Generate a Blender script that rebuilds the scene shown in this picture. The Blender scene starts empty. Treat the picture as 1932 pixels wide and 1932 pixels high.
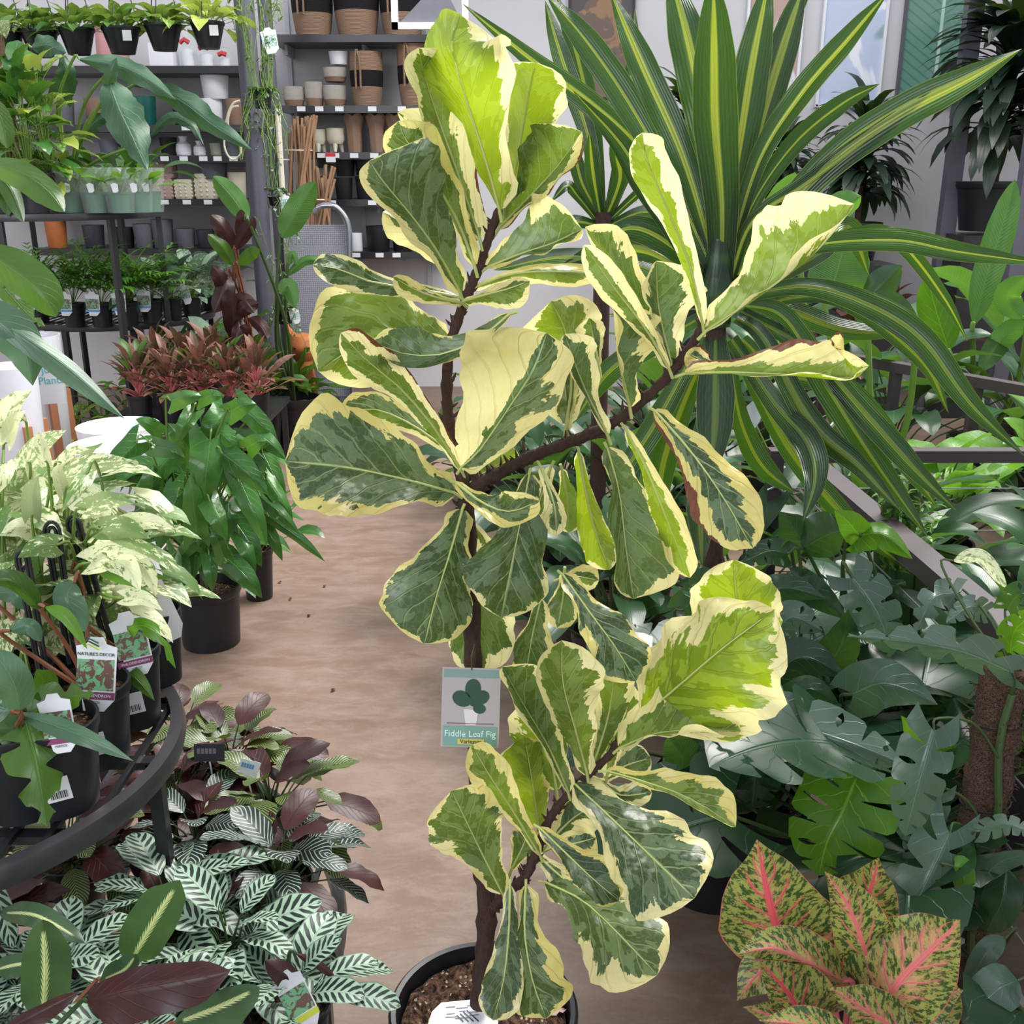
import bpy, math, random
import numpy as np
from mathutils import Vector, Matrix

# ---------------------------------------------------------------- camera, world, lights
FPX = 1932.0; TH = math.radians(18.3); CH = 1.55
cd = bpy.data.cameras.new('camera'); cam = bpy.data.objects.new('camera', cd)
bpy.context.scene.collection.objects.link(cam)
cd.sensor_width = 36; cd.lens = 36*FPX/1932.0; cd.clip_start = 0.02; cd.clip_end = 60
cam.location = (0, 0, CH); cam.rotation_euler = (math.pi/2-TH, 0, 0)
sc = bpy.context.scene; sc.camera = cam
sc.view_settings.view_transform = 'Standard'; sc.view_settings.look = 'None'
sc.view_settings.gamma = 1; sc.view_settings.use_curve_mapping = False
sc.view_settings.exposure = 0.25
wd = bpy.data.worlds.new('daylight'); sc.world = wd; wd.use_nodes = True
wbg = wd.node_tree.nodes['Background']; wbg.inputs[0].default_value = (0.86, 0.93, 1.0, 1); wbg.inputs[1].default_value = 0.78
def area(name, loc, target, sx, sy, power, col):
    l = bpy.data.lights.new(name, 'AREA'); l.shape = 'RECTANGLE'; l.size = sx; l.size_y = sy; l.energy = power; l.color = col
    o = bpy.data.objects.new(name, l); sc.collection.objects.link(o); o.location = loc
    o.rotation_euler = (Vector(target)-Vector(loc)).to_track_quat('-Z', 'Y').to_euler(); return o
area('skylight', (1.6, 4.6, 4.6), (0.4, 1.6, 0.8), 4.5, 2.6, 400, (1.0, 0.98, 0.95))
area('wall_fill_light', (0.8, 4.6, 4.6), (0.8, 7.7, .9), 6.5, 1.2, 70, (1.0, 0.98, 0.96))  # added fill lamp that brightens the back wall, not a roof opening
area('left_fill_light', (-2.5, -2.5, 3.0), (0, 3.5, 0.8), 4.0, 2.2, 120, (0.93, 0.97, 1.0))  # soft fill added from behind the camera on the left, no window modelled
sund = bpy.data.lights.new('soft_sun', 'SUN'); sund.energy = 1.3; sund.angle = math.radians(14); sund.color = (1, 0.97, 0.9)
suno = bpy.data.objects.new('soft_sun', sund); sc.collection.objects.link(suno)
suno.rotation_euler = Vector((-0.42, -0.42, -1.0)).to_track_quat('-Z', 'Y').to_euler()

# ---------------------------------------------------------------- maths
Fw = Vector((0, math.cos(TH), -math.sin(TH))); Up = Vector((0, math.sin(TH), math.cos(TH))); Rt = Vector((1, 0, 0))
C0 = Vector((0, 0, CH))
def ray(px, py): return Rt*((px-966)/FPX) + Up*((966-py)/FPX) + Fw
def PY(px, py, Y): r = ray(px, py); return C0 + r*(Y/r.y)
def PZ(px, py, z): r = ray(px, py); return C0 + r*((z-CH)/r.z)
def depth(p): return (Vector(p)-C0).dot(Fw)
def mpp(p): return depth(p)/FPX          # metres for one pixel at that point
RNG = random.Random(7)

# ---------------------------------------------------------------- scene helpers
W = {}
def link(o): sc.collection.objects.link(o)
def tagp(o, label=None, cat=None, group=None, kind=None):
    if label: o['label'] = label
    if cat: o['category'] = cat
    if group: o['group'] = group
    if kind: o['kind'] = kind
    return o
def thing(name, loc, label, cat, group=None):
    o = bpy.data.objects.new(name, None); link(o); o.empty_display_size = 0.05
    o.location = loc; W[o] = Vector(loc); return tagp(o, label, cat, group)
def dup(root, loc, rz=0.0, s=1.0, label=None, group=None, tilt=None):
    r = root.copy(); link(r); r.location = loc; r.rotation_euler = (tilt[0] if tilt else 0, tilt[1] if tilt else 0, rz); r.scale = (s, s, s)
    if label: r['label'] = label
    if group: r['group'] = group
    W[r] = Vector(loc)
    for ch in list(root.children):
        c = ch.copy(); link(c); c.parent = r
        for g in list(ch.children):
            d = g.copy(); link(d); d.parent = c
    return r

class MB:
    def __init__(s): s.v=[]; s.q=[]; s.t=[]; s.uv=[]; s.um=[]; s.ti=[]; s.qm=[]; s.tm=[]; s.n=0
    def add(s, v, q=None, t=None, uv=None, um=None, ti=None, m=0):
        v = np.asarray(v, dtype=float).reshape(-1, 3); k = len(v)
        s.v.append(v)
        if q is not None and len(q): q = np.asarray(q, dtype=int).reshape(-1, 4)+s.n; s.q.append(q); s.qm.append(np.full(len(q), m))
        if t is not None and len(t): t = np.asarray(t, dtype=int).reshape(-1, 3)+s.n; s.t.append(t); s.tm.append(np.full(len(t), m))
        s.uv.append(np.zeros((k, 2)) if uv is None else uv); s.um.append(np.zeros((k, 2)) if um is None else um)
        s.ti.append(np.tile([[.5, .5, .5, 1.]], (k, 1)) if ti is None else ti)
        s.n += k
    def box(s, c, size, rz=0.0, m=0, M=None):
        x, y, z = np.array(size)/2.0
        v = np.array([[a*x, b*y, e*z] for e in (-1, 1) for b in (-1, 1) for a in (-1, 1)])
        if M is not None: v = v @ np.array(M.to_3x3()).T
        elif rz: cz, sz = math.cos(rz), math.sin(rz); v = v @ np.array([[cz, sz, 0], [-sz, cz, 0], [0, 0, 1]])
        s.add(v+np.array(c), [[0, 2, 3, 1], [4, 5, 7, 6], [0, 1, 5, 4], [2, 6, 7, 3], [0, 4, 6, 2], [1, 3, 7, 5]], uv=np.array([[0,0],[1,0],[0,0],[1,0],[0,1],[1,1],[0,1],[1,1]], float), m=m)
        return s
    def beam(s, a, b, w, h, m=0):
        a = Vector(a); b = Vector(b); d = (b-a); L = d.length; q = d.to_track_quat('X', 'Z').to_matrix()
        return s.box((a+b)/2, (L, w, h), M=q, m=m)
    def lathe(s, prof, c=(0, 0, 0), seg=32, m=0, sq=0.0, rz=0.0):
        prof = np.array(prof, float); n = len(prof); a = np.linspace(0, 2*math.pi, seg, endpoint=False)
        ca, sa = np.cos(a), np.sin(a)
        k = 1.0/np.maximum(np.abs(ca), np.abs(sa)); k = 1+(k-1)*sq
        a2 = a+rz; ca, sa = np.cos(a2), np.sin(a2)
        v = np.zeros((n, seg, 3)); v[:, :, 0] = prof[:, :1]*ca*k; v[:, :, 1] = prof[:, :1]*sa*k; v[:, :, 2] = prof[:, 1:2]
        v = v.reshape(-1, 3)+np.array(c)
        uv = np.zeros((n, seg, 2)); uv[:, :, 0] = a/(2*math.pi); uv[:, :, 1] = np.linspace(0, 1, n)[:, None]
        i, j = np.meshgrid(np.arange(n-1), np.arange(seg), indexing='ij'); j2 = (j+1) % seg
        s.add(v, np.stack([i*seg+j, i*seg+j2, (i+1)*seg+j2, (i+1)*seg+j], -1).reshape(-1, 4), uv=uv.reshape(-1, 2), m=m); return s
    def tube(s, pts, r, seg=8, m=0, cap=True):
        P = np.array([list(p) for p in pts], float); n = len(P); r = np.full(n, r, float) if np.isscalar(r) else np.array(r, float)
        T = np.gradient(P, axis=0); T /= np.linalg.norm(T, axis=1)[:, None]+1e-9
        ref = np.array([0, 0, 1.]) if abs(T[0][2]) < .9 else np.array([1., 0, 0]); A = np.zeros((n, 3)); pa = ref
        for k in range(n):
            x = pa-T[k]*np.dot(pa, T[k]); x /= np.linalg.norm(x)+1e-9; A[k] = x; pa = x
        B = np.cross(T, A); a = np.linspace(0, 2*math.pi, seg, endpoint=False)
        v = P[:, None, :]+r[:, None, None]*(A[:, None, :]*np.cos(a)[None, :, None]+B[:, None, :]*np.sin(a)[None, :, None])
        i, j = np.meshgrid(np.arange(n-1), np.arange(seg), indexing='ij'); j2 = (j+1) % seg
        q = np.stack([i*seg+j, i*seg+j2, (i+1)*seg+j2, (i+1)*seg+j], -1).reshape(-1, 4)
        v = v.reshape(-1, 3); t = None
        if cap:
            v = np.vstack([v, P[:1], P[-1:]]); c0 = n*seg; t = [[c0, (k+1) % seg, k] for k in range(seg)]+[[c0+1, (n-1)*seg+k, (n-1)*seg+(k+1) % seg] for k in range(seg)]
        s.add(v, q, t, m=m); return s
    def build(s, name, mats, parent=None, smooth=True, ang=40, kind=None, label=None):
        v = np.vstack(s.v).copy()
        off = W[parent] if parent is not None else Vector((0, 0, 0)); v -= np.array(off)
        q = np.vstack(s.q) if s.q else np.zeros((0, 4), int); t = np.vstack(s.t) if s.t else np.zeros((0, 3), int)
        me = bpy.data.meshes.new(name); me.vertices.add(len(v)); me.vertices.foreach_set('co', v.ravel())
        li = np.concatenate([q.ravel(), t.ravel()]); me.loops.add(len(li)); me.loops.foreach_set('vertex_index', li)
        npoly = len(q)+len(t); me.polygons.add(npoly)
        st = np.concatenate([np.arange(len(q))*4, len(q)*4+np.arange(len(t))*3]); me.polygons.foreach_set('loop_start', st)
        mi = np.concatenate((s.qm or [np.zeros(0)])+(s.tm or [np.zeros(0)])).astype(int); me.polygons.foreach_set('material_index', mi)
        me.update(calc_edges=True); me.validate()
        uv = np.vstack(s.uv); um = np.vstack(s.um); ti = np.vstack(s.ti)
        if len(me.loops) == len(li):
            a = me.uv_layers.new(name='UVMap'); a.data.foreach_set('uv', uv[li].ravel())
            b = me.uv_layers.new(name='metric'); b.data.foreach_set('uv', um[li].ravel())
        c = me.attributes.new('tint', 'FLOAT_COLOR', 'POINT'); c.data.foreach_set('color', ti.ravel().astype(np.float32))
        if not smooth: me.polygons.foreach_set('use_smooth', np.zeros(npoly, bool))
        if smooth:
            me.polygons.foreach_set('use_smooth', np.ones(npoly, bool)); me.set_sharp_from_angle(angle=math.radians(ang))
        for mm in (mats if isinstance(mats, (list, tuple)) else [mats]): me.materials.append(mm)
        o = bpy.data.objects.new(name, me); link(o)
        if parent is not None: o.parent = parent
        W[o] = off
        if kind: o['kind'] = kind
        if label: o['label'] = label
        return o
def solo(mb, name, mat, label, cat, group=None, origin=None, **k):
    o = mb.build(name, mat, **k); 
    if origin is not None:
        o.data.transform(Matrix.Translation(-Vector(origin))); o.location = origin; W[o] = Vector(origin)
    return tagp(o, label, cat, group)

# ---------------------------------------------------------------- leaf surfaces
def table(ks, ws, sm=3):
    x = np.linspace(0, 1, 201); y = np.interp(x, ks, ws)
    k = np.hanning(2*sm*2+3); k /= k.sum(); yp = np.concatenate([np.full(20, y[0]), y, -y[::-1][1:21]]); y2 = np.convolve(yp, k, 'same')[20:221]
    y2[-1] = 0; return x, np.maximum(y2, 0)
SH = {
 'fiddle': table([0, .03, .08, .15, .25, .38, .5, .62, .74, .85, .93, .98, 1], [.06, .26, .33, .31, .38, .58, .76, .92, 1, .96, .72, .38, 0]),
 'lance': table([0, .06, .2, .4, .6, .8, .93, 1], [.06, .3, .75, 1, .92, .6, .22, 0]),
 'oval': table([0, .05, .15, .3, .5, .7, .85, .95, 1], [.1, .4, .72, .95, 1, .93, .7, .33, 0]),
 'strap': table([0, .1, .3, .5, .7, .85, .95, 1], [.5, .55, .78, 1, .92, .6, .22, 0]),
 'acute': table([0, .05, .15, .32, .48, .65, .8, .9, .96, 1], [.12, .4, .75, .98, 1, .82, .5, .22, .08, 0]),
 'heart': table([0, .08, .25, .5, .72, .88, 1], [.62, .85, 1, .88, .58, .24, 0]),
 'arrow': table([0, .08, .25, .45, .7, .88, 1], [.75, .95, .82, .78, .55, .25, 0]),
 'monstera': table([0, .1, .3, .5, .7, .85, .95, 1], [.72, .95, 1, .95, .75, .48, .2, 0]),
 'blade': table([0, .2, .5, .8, 1], [.7, 1, .9, .5, 0]),
 'lobed': table([0, .08, .25, .5, .72, .88, 1], [.7, .9, 1, .9, .6, .3, 0]),
}
BACK = {'heart': .22, 'arrow': .28, 'monstera': .2, 'lobed': .22}
SHEAR = {'monstera': .16, 'lobed': .2}
def cr(P, n):
    P = np.array([list(p) for p in P], float)
    if len(P) == 2: P = np.vstack([P[0], (P[0]+P[1])/2, P[1]])
    Q = np.vstack([2*P[0]-P[1], P, 2*P[-1]-P[-2]]); k = len(P)-1; out = []
    for u in np.linspace(0, k-1e-6, n):
        i = int(u); f = u-i; a, b, c, d = Q[i:i+4]
        out.append(.5*((2*b)+(-a+c)*f+(2*a-5*b+4*c-d)*f*f+(-a+3*b-3*c+d)*f**3))
    return np.array(out)
def surface(mb, C, Lv, Rv, shape='oval', nt=14, ns=3, bow=0.0, wave=0.0, wfreq=5, tint=(.5, .5, .5, 1), tl=None, m=0, rag=0.0, rnd=None, tipfold=0.0):
    rnd = RNG.random() if rnd is None else rnd
    C = np.asarray(C, float); n = len(C); g = np.linspace(0, 1, n)
    T = np.gradient(C, axis=0); T /= np.linalg.norm(T, axis=1)[:, None]+1e-9
    side = Lv-Rv; N = np.cross(T, side); N /= np.linalg.norm(N, axis=1)[:, None]+1e-9
    ln = float(np.sum(np.linalg.norm(np.diff(C, axis=0), axis=1)))
    u = np.linspace(0, 1, nt+1); t = .5*u+.5*(1-(1-u)**1.6) if shape != 'strap' else u
    xs, ws = SH[shape]; w = np.interp(t, xs, ws)
    s = np.linspace(-1, 1, 2*ns+1)
    tt, ss = np.meshgrid(t, s, indexing='ij'); a = np.abs(ss); ww = np.repeat(w[:, None], 2*ns+1, 1)
    if rag:
        ww = ww*(1+rag*(np.sin(tt*23+rnd*40+ss*1.5)*.5+np.sin(tt*41+rnd*90-ss)*.5)*np.clip(a, 0, 1))
    x = tt-BACK.get(shape, 0)*a**1.3*(1-tt)**3+SHEAR.get(shape, 0)*a*tt*(1-tt)
    def ev(A, x):
        xc = np.clip(x, 0, 1); r = np.stack([np.interp(xc, g, A[:, k]) for k in range(3)], -1); return r
    Cx = ev(C, x)+(np.minimum(x, 0))[..., None]*ln*T[0]
    Lx = ev(np.asarray(Lv, float), x); Rx = ev(np.asarray(Rv, float), x); Nx = ev(N, x)
    lat = np.where((ss < 0)[..., None], Lx, Rx)*(a*ww)[..., None]
    Wm = max(np.linalg.norm(Lv, axis=1).max(), np.linalg.norm(Rv, axis=1).max())
    h = bow*Wm*(a*ww)**2 if bow else 0
    h = h+wave*Wm*a**2*np.minimum(ww*2, 1)*np.sin(tt*math.pi*wfreq+rnd*20+np.where(ss < 0, 1.7, 0))
    P = Cx+lat+Nx*np.asarray(h)[..., None]
    mcol = 2*ns+1; i, j = np.meshgrid(np.arange(nt), np.arange(2*ns), indexing='ij')
    keep = np.ones((nt, 2*ns), bool)
    if shape in ('monstera', 'lobed'):
        step = 6 if shape == 'monstera' else 7; dt = 1.0/nt; tt2 = tt.copy(); aw = np.ones_like(tt)
        am = (np.abs(s[:-1])+np.abs(s[1:]))/2
        r0 = int(rnd*7)
        for side_i in (0, 1):
            for k in range(3+(r0+side_i*2) % 3, nt-2, step):
                inner = .3 if shape == 'lobed' else .2+.24*(((k*7+r0) % 5)/5)
                full = (k*3+r0) % 4 != 0 or shape == 'lobed'
                cs = (s < -1e-6) if side_i == 0 else (s > 1e-6)
                f_ = np.clip((np.abs(s)-inner)/(1-inner), 0, 1)*cs
                gp = (.1+(1.5 if shape == 'monstera' else 3.4)*f_**.8) if full else (.1+1.6*np.sin(np.pi*np.clip(f_/.75, 0, 1)))
                gp = np.where(f_ > 0, gp-1, np.where(cs & (np.abs(s) > inner-.18), -.9, 0))*dt*.5
                for rr, sgn_ in ((k, -1), (k+1, 1), (k-1, -.5), (k+2, .5)):
                    if 0 <= rr <= nt: tt2[rr] += sgn_*gp
                if full:
                    for rr in (k, k+1): aw[rr] *= 1-.1*f_
                for jj in range(2*ns):
                    if (s[jj] < -1e-6) != (side_i == 0): continue
                    if am[jj] > inner and (full or am[jj] < inner+.75*(1-inner)): keep[k, jj] = False
        x = x+(tt2-tt); ww = ww*aw; Cx = ev(C, x)+(np.minimum(x, 0))[..., None]*ln*T[0]; Lx = ev(np.asarray(Lv, float), x); Rx = ev(np.asarray(Rv, float), x); Nx = ev(N, x)
        P = Cx+np.where((ss < 0)[..., None], Lx, Rx)*(a*ww)[..., None]+Nx*np.asarray(h)[..., None]
    q = np.stack([i*mcol+j, i*mcol+j+1, (i+1)*mcol+j+1, (i+1)*mcol+j], -1)[keep].reshape(-1, 4)
    k = P.shape[0]*P.shape[1]
    uv = np.stack([tt, ss], -1).reshape(-1, 2)
    um = np.stack([x*ln+rnd*9.0, ss*ww*Wm], -1).reshape(-1, 2)
    ti = np.tile(np.array([list(tint)], float), (k, 1)); ti[:, 0] = rnd
    if tl is not None: ti[(ss < 0).reshape(-1), 1] = tl
    mb.add(P.reshape(-1, 3), q, uv=uv, um=um, ti=ti, m=m)
def pxleaf(mb, pts, wl, wr, sl=1, sr=1, full=None, shape='fiddle', nt=26, ns=7, **k):
    """pts: (px, py, Y) along the midrib; wl / wr seen half widths; sl / sr: +1 edge leans away, -1 towards the viewer"""
    P = [PY(*p) for p in pts]; C = cr(P, 24); Lv = np.zeros((24, 3)); Rv = np.zeros((24, 3))
    T = np.gradient(C, axis=0); full = full or max(wl, wr)*1.08
    for i in range(24):
        p = Vector(C[i]); v = (p-C0).normalized(); t = Vector(T[i]); t2 = (t-v*t.dot(v)); 
        if t2.length < 1e-6: t2 = Vector((0, 0, 1))
        t2.normalize(); left = v.cross(t2)*-1.0; left.normalize(); mp = mpp(p)
        dl = math.sqrt(max(full**2-wl**2, 0)); dr = math.sqrt(max(full**2-wr**2, 0))
        Lv[i] = (left*wl*mp+v*(sl*dl*mp)); Rv[i] = (-left*wr*mp+v*(sr*dr*mp))
    surface(mb, C, Lv, Rv, shape, nt, ns, **k)
    return C
def leaf3(mb, p0, az, el, L, Wd, droop=1.0, shape='lance', nt=9, ns=2, roll=0.0, bow=.15, wave=.05, fold=0.0, m=0, tint=(.5, .5, .5, 1), rag=0., stem=None, dpow=1.2, twist=0.0, wfreq=5, rnd=None, tl=None):
    """leaf that leaves p0 at azimuth az, elevation el and sags by droop radians towards its tip"""
    n = 12; p = np.array(list(p0), float); C = [p.copy()]; side = np.array([-math.sin(az), math.cos(az), 0]); fx = np.array([math.cos(az), math.sin(az), 0])
    Ls = []; 
    for i in range(n):
        e = el-droop*((i+.5)/n)**dpow; d = fx*math.cos(e)+np.array([0, 0, math.sin(e)]); p = p+d*L/(n-1)
        if i < n-1: C.append(p.copy())
        nn = np.cross(side, d)*-1; r = roll+twist*i/n
        sv = side*math.cos(r)+nn*math.sin(r); up = nn*math.cos(r)-side*math.sin(r)
        Ls.append((sv*math.cos(fold)+up*math.sin(fold), -sv*math.cos(fold)+up*math.sin(fold)))
    C = np.array(C); Lv = np.array([a for a, b in Ls])*Wd/2; Rv = np.array([b for a, b in Ls])*Wd/2
    surface(mb, C, Lv, Rv, shape, nt, ns, bow=bow, wave=wave, m=m, tint=tint, rag=rag, wfreq=wfreq, rnd=rnd, tl=tl)
    return C
# ---------------------------------------------------------------- materials
def lin(r, g, b):
    f = lambda c: (c/255/12.92) if c/255 <= .04045 else ((c/255+.055)/1.055)**2.4
    return (f(r), f(g), f(b), 1)
class NT:
    def __init__(s, name):
        s.mat = bpy.data.materials.new(name); s.mat.use_nodes = True; s.t = s.mat.node_tree; s.t.nodes.clear()
    def new(s, ty, **kw):
        n = s.t.nodes.new(ty)
        for k, v in kw.items(): setattr(n, k, v)
        return n
    def put(s, sock, v):
        if isinstance(v, bpy.types.NodeSocket): s.t.links.new(v, sock)
        else: sock.default_value = v
    def M(s, op, a, b=0.0, c=0.0, clamp=False):
        n = s.new('ShaderNodeMath', operation=op, use_clamp=clamp); s.put(n.inputs[0], a); s.put(n.inputs[1], b); s.put(n.inputs[2], c); return n.outputs[0]
    def mix(s, f, a, b, bt='MIX'):
        n = s.new('ShaderNodeMix', data_type='RGBA', blend_type=bt); s.put(n.inputs[0], f); s.put(n.inputs[6], a); s.put(n.inputs[7], b); return n.outputs[2]
    def noise(s, vec, scale, detail=3, rough=.55, dist=0.):
        n = s.new('ShaderNodeTexNoise'); 
        if vec is not None: s.put(n.inputs['Vector'], vec)
        n.inputs['Scale'].default_value = scale; n.inputs['Detail'].default_value = detail; n.inputs['Roughness'].default_value = rough; n.inputs['Distortion'].default_value = dist; return n.outputs[0]
    def step(s, v, lo, hi):
        n = s.new('ShaderNodeMapRange', interpolation_type='SMOOTHSTEP'); s.put(n.inputs[0], v); s.put(n.inputs[1], lo); s.put(n.inputs[2], hi); return n.outputs[0]
    def xyz(s, x, y, z=0.0):
        n = s.new('ShaderNodeCombineXYZ'); s.put(n.inputs[0], x); s.put(n.inputs[1], y); s.put(n.inputs[2], z); return n.outputs[0]
    def sep(s, v): n = s.new('ShaderNodeSeparateXYZ'); s.put(n.inputs[0], v); return n.outputs
    def out(s, sh): o = s.new('ShaderNodeOutputMaterial'); s.t.links.new(sh, o.inputs[0]); return s.mat
    def bsdf(s, col, rough=.5, metal=0., spec=.5, bump=None, bs=.3, bd=.01, alpha=None):
        n = s.new('ShaderNodeBsdfPrincipled'); s.put(n.inputs['Base Color'], col); s.put(n.inputs['Roughness'], rough); n.inputs['Metallic'].default_value = metal
        n.inputs['Specular IOR Level'].default_value = spec
        if bump is not None:
            b = s.new('ShaderNodeBump'); b.inputs['Strength'].default_value = bs; b.inputs['Distance'].default_value = bd; s.put(b.inputs['Height'], bump); s.t.links.new(b.outputs[0], n.inputs['Normal'])
        return n
def plain(name, col, rough=.5, metal=0., spec=.5, var=.12, nscale=20, bumps=.15, bd=.003, dirt=None):
    k = NT(name); tc = k.new('ShaderNodeTexCoord').outputs['Object']; nz = k.noise(tc, nscale, 4)
    c2 = tuple(min(1, x*(1+var)) for x in col[:3])+(1,); c1 = tuple(x*(1-var) for x in col[:3])+(1,)
    c = k.mix(nz, c1, c2)
    if dirt: c = k.mix(k.step(k.noise(tc, nscale*.4, 6), .55, .75), c, dirt)
    return k.out(k.bsdf(c, rough, metal, spec, nz, bumps, bd).outputs[0])
def leafmat(name, pat='plain', a=lin(50, 80, 40), b=lin(90, 130, 60), c=lin(190, 200, 140), vein=None, nv=9, rough=.38, trans=.3, tcol=None, shear=.35, spec=.5, vary=.35, veinw=.06, veinamt=.5, bumpk=.5):
    """pat: plain / fig / stripe / marble / herring / pinkvein / centre / pin.  a,b two greens, c the accent colour"""
    k = NT(name)
    uv = k.sep(k.new('ShaderNodeUVMap', uv_map='UVMap').outputs[0]); t, s_ = uv[0], uv[1]
    umn = k.new('ShaderNodeUVMap', uv_map='metric').outputs[0]; um = k.sep(umn); mx, my = um[0], um[1]
    at = k.new('ShaderNodeAttribute', attribute_name='tint'); tc = k.sep(at.outputs['Color']); rn, tg, tb, ta = tc[0], tc[1], tc[2], at.outputs['Alpha']
    ab = k.M('ABSOLUTE', s_); amy = k.M('ABSOLUTE', my)
    sgn = k.M('GREATER_THAN', s_, 0.0)
    q = k.M('ADD', k.M('MULTIPLY', k.M('SUBTRACT', t, k.M('MULTIPLY', ab, shear)), float(nv)), k.M('MULTIPLY', sgn, .45))
    wob = k.noise(umn, 30, 2); q = k.M('ADD', q, k.M('MULTIPLY', wob, .5))
    fr = k.M('ABSOLUTE', k.M('SUBTRACT', k.M('FRACT', q), .5)); 
    mid = k.M('SUBTRACT', 1.0, k.step(ab, .012, .045)); sv = k.M('SUBTRACT', 1.0, k.step(fr, veinw*.35, veinw))
    sv = k.M('MULTIPLY', sv, k.M('SUBTRACT', 1.0, k.M('MULTIPLY', ab, .75)))
    vn = k.M('MAXIMUM', mid, k.M('MULTIPLY', sv, .75))
    f = k.M('ADD', k.M('MULTIPLY', k.M('SUBTRACT', k.noise(umn, 9, 3), .5), 1.6), rn); f = k.M('ADD', k.M('MULTIPLY', k.M('SUBTRACT', f, .5), vary*2), .5, clamp=True)
    col = k.mix(f, a, b); tcolv = None; bump = vn
    vcol = vein or tuple(min(1, x*2.0+.02) for x in b[:3])+(1,)
    if pat == 'fig':
        sh = k.xyz(k.M('SUBTRACT', mx, k.M('MULTIPLY', amy, .7)), k.M('MULTIPLY', my, .55), k.M('MULTIPLY', sgn, 3.3))
        n1 = k.noise(sh, 26, 2, .5); n2 = k.noise(sh, 150, 2, .7); vo = k.new('ShaderNodeTexVoronoi'); k.put(vo.inputs['Vector'], sh); vo.inputs['Scale'].default_value = 75
        vr = k.sep(vo.outputs['Color'])[0]
        tipc = k.M('MULTIPLY', k.step(t, .8, 1.0), .35)
        basec = k.M('MULTIPLY', k.M('SUBTRACT', 1.0, k.step(t, .02, .22)), .25)
        val = k.M('ADD', k.M('ADD', ab, tipc), k.M('ADD', k.M('MULTIPLY', k.M('SUBTRACT', n1, .5), 1.5), k.M('ADD', basec, k.M('ADD', k.M('MULTIPLY', k.M('SUBTRACT', n2, .5), .35), k.M('MULTIPLY', k.M('SUBTRACT', vr, .5), .16)))))
        cream = k.step(val, tg, k.M('ADD', tg, .015))
        pn = k.M('ADD', k.noise(k.xyz(k.M('SUBTRACT', mx, k.M('MULTIPLY', amy, .7)), my, 8.0), 34, 2), k.M('MULTIPLY', k.M('SUBTRACT', vr, .5), .22))
        patch = k.step(pn, .5, .515)
        dark = k.mix(patch, lin(48, 68, 54), lin(98, 117, 97)); lime = k.mix(patch, lin(112, 140, 30), lin(150, 176, 48))
        g = k.mix(tb, dark, lime)
        cr1 = k.mix(k.noise(umn, 22, 3), lin(226, 212, 140), lin(246, 238, 190)); cr2 = k.mix(k.noise(umn, 22, 3), lin(212, 194, 100), lin(234, 218, 134))
        yb = k.step(k.M('ADD', k.M('MULTIPLY', rn, .7), k.M('MULTIPLY', k.noise(umn, 14, 2), .6)), .35, .85)
        cr_ = k.mix(yb, cr1, cr2); col = k.mix(cream, g, cr_)
        tcolv = k.mix(cream, k.mix(tb, lin(96, 124, 34), lin(186, 210, 10)), lin(250, 244, 180))
        vcol = k.mix(cream, k.mix(tb, lin(166, 182, 132), lin(128, 132, 44)), lin(205, 180, 90))
        # fine network of veins
        vo2 = k.new('ShaderNodeTexVoronoi', feature='DISTANCE_TO_EDGE'); k.put(vo2.inputs['Vector'], umn); vo2.inputs['Scale'].default_value = 110
        fine = k.M('SUBTRACT', 1.0, k.step(vo2.outputs[0], .0, .09)); col = k.mix(k.M('MULTIPLY', fine, .16), col, vcol)
        bump = k.M('ADD', k.M('MULTIPLY', vn, -.8), k.M('MULTIPLY', k.noise(umn, 28, 2), 1.6))
        neg = k.M('LESS_THAN', ta, 0.0); ta = k.M('ABSOLUTE', ta); sd_ = k.M('ABSOLUTE', k.M('SUBTRACT', sgn, neg))
        br = k.M('ADD', k.M('ADD', k.M('MULTIPLY', ab, sd_), k.M('MULTIPLY', k.M('SUBTRACT', n1, .5), 1.3)), k.M('MULTIPLY', k.M('SUBTRACT', n2, .5), .2))
        brm = k.step(br, k.M('SUBTRACT', 1.62, ta), k.M('SUBTRACT', 1.64, ta))
        brc = k.mix(k.noise(umn, 60, 3), lin(84, 44, 26), lin(150, 92, 60))
    elif pat == 'stripe':
        w = k.M('ADD', ab, k.M('MULTIPLY', k.M('SUBTRACT', k.noise(k.xyz(k.M('MULTIPLY', mx, .6), k.M('MULTIPLY', my, 60)), 1.5, 2), .5), .35))
        lines = k.M('FRACT', k.M('MULTIPLY', s_, 6.0)); lines = k.M('ABSOLUTE', k.M('SUBTRACT', lines, .5))
        cen = k.M('MULTIPLY', k.M('SUBTRACT', 1.0, k.step(w, k.M('ADD', .06, k.M('MULTIPLY', rn, .14)), k.M('ADD', .14, k.M('MULTIPLY', rn, .2)))), k.M('MULTIPLY', k.M('MULTIPLY', tg, 2.0, clamp=True), k.M('ADD', .3, k.M('MULTIPLY', k.noise(k.xyz(k.M('MULTIPLY', mx, .6), k.M('MULTIPLY', my, 260)), 1.5, 1), 1.0), clamp=True))); dk = k.step(w, .5, .62)
        col = k.mix(k.M('MULTIPLY', k.step(lines, .25, .45), .55), a, b)
        col = k.mix(k.M('MULTIPLY', k.M('SUBTRACT', 1.0, dk), .35), col, b); col = k.mix(cen, col, c)
        col = k.mix(k.M('MULTIPLY', k.M('SUBTRACT', 1.0, k.step(ab, .0, .05)), .8), col, lin(90, 105, 25)); tcolv = k.mix(cen, lin(70, 110, 20), lin(190, 200, 30))
        edge = k.step(ab, .95, .99); col = k.mix(k.M('MULTIPLY', edge, .7), col, c); bump = lines
    elif pat == 'marble':
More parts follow.
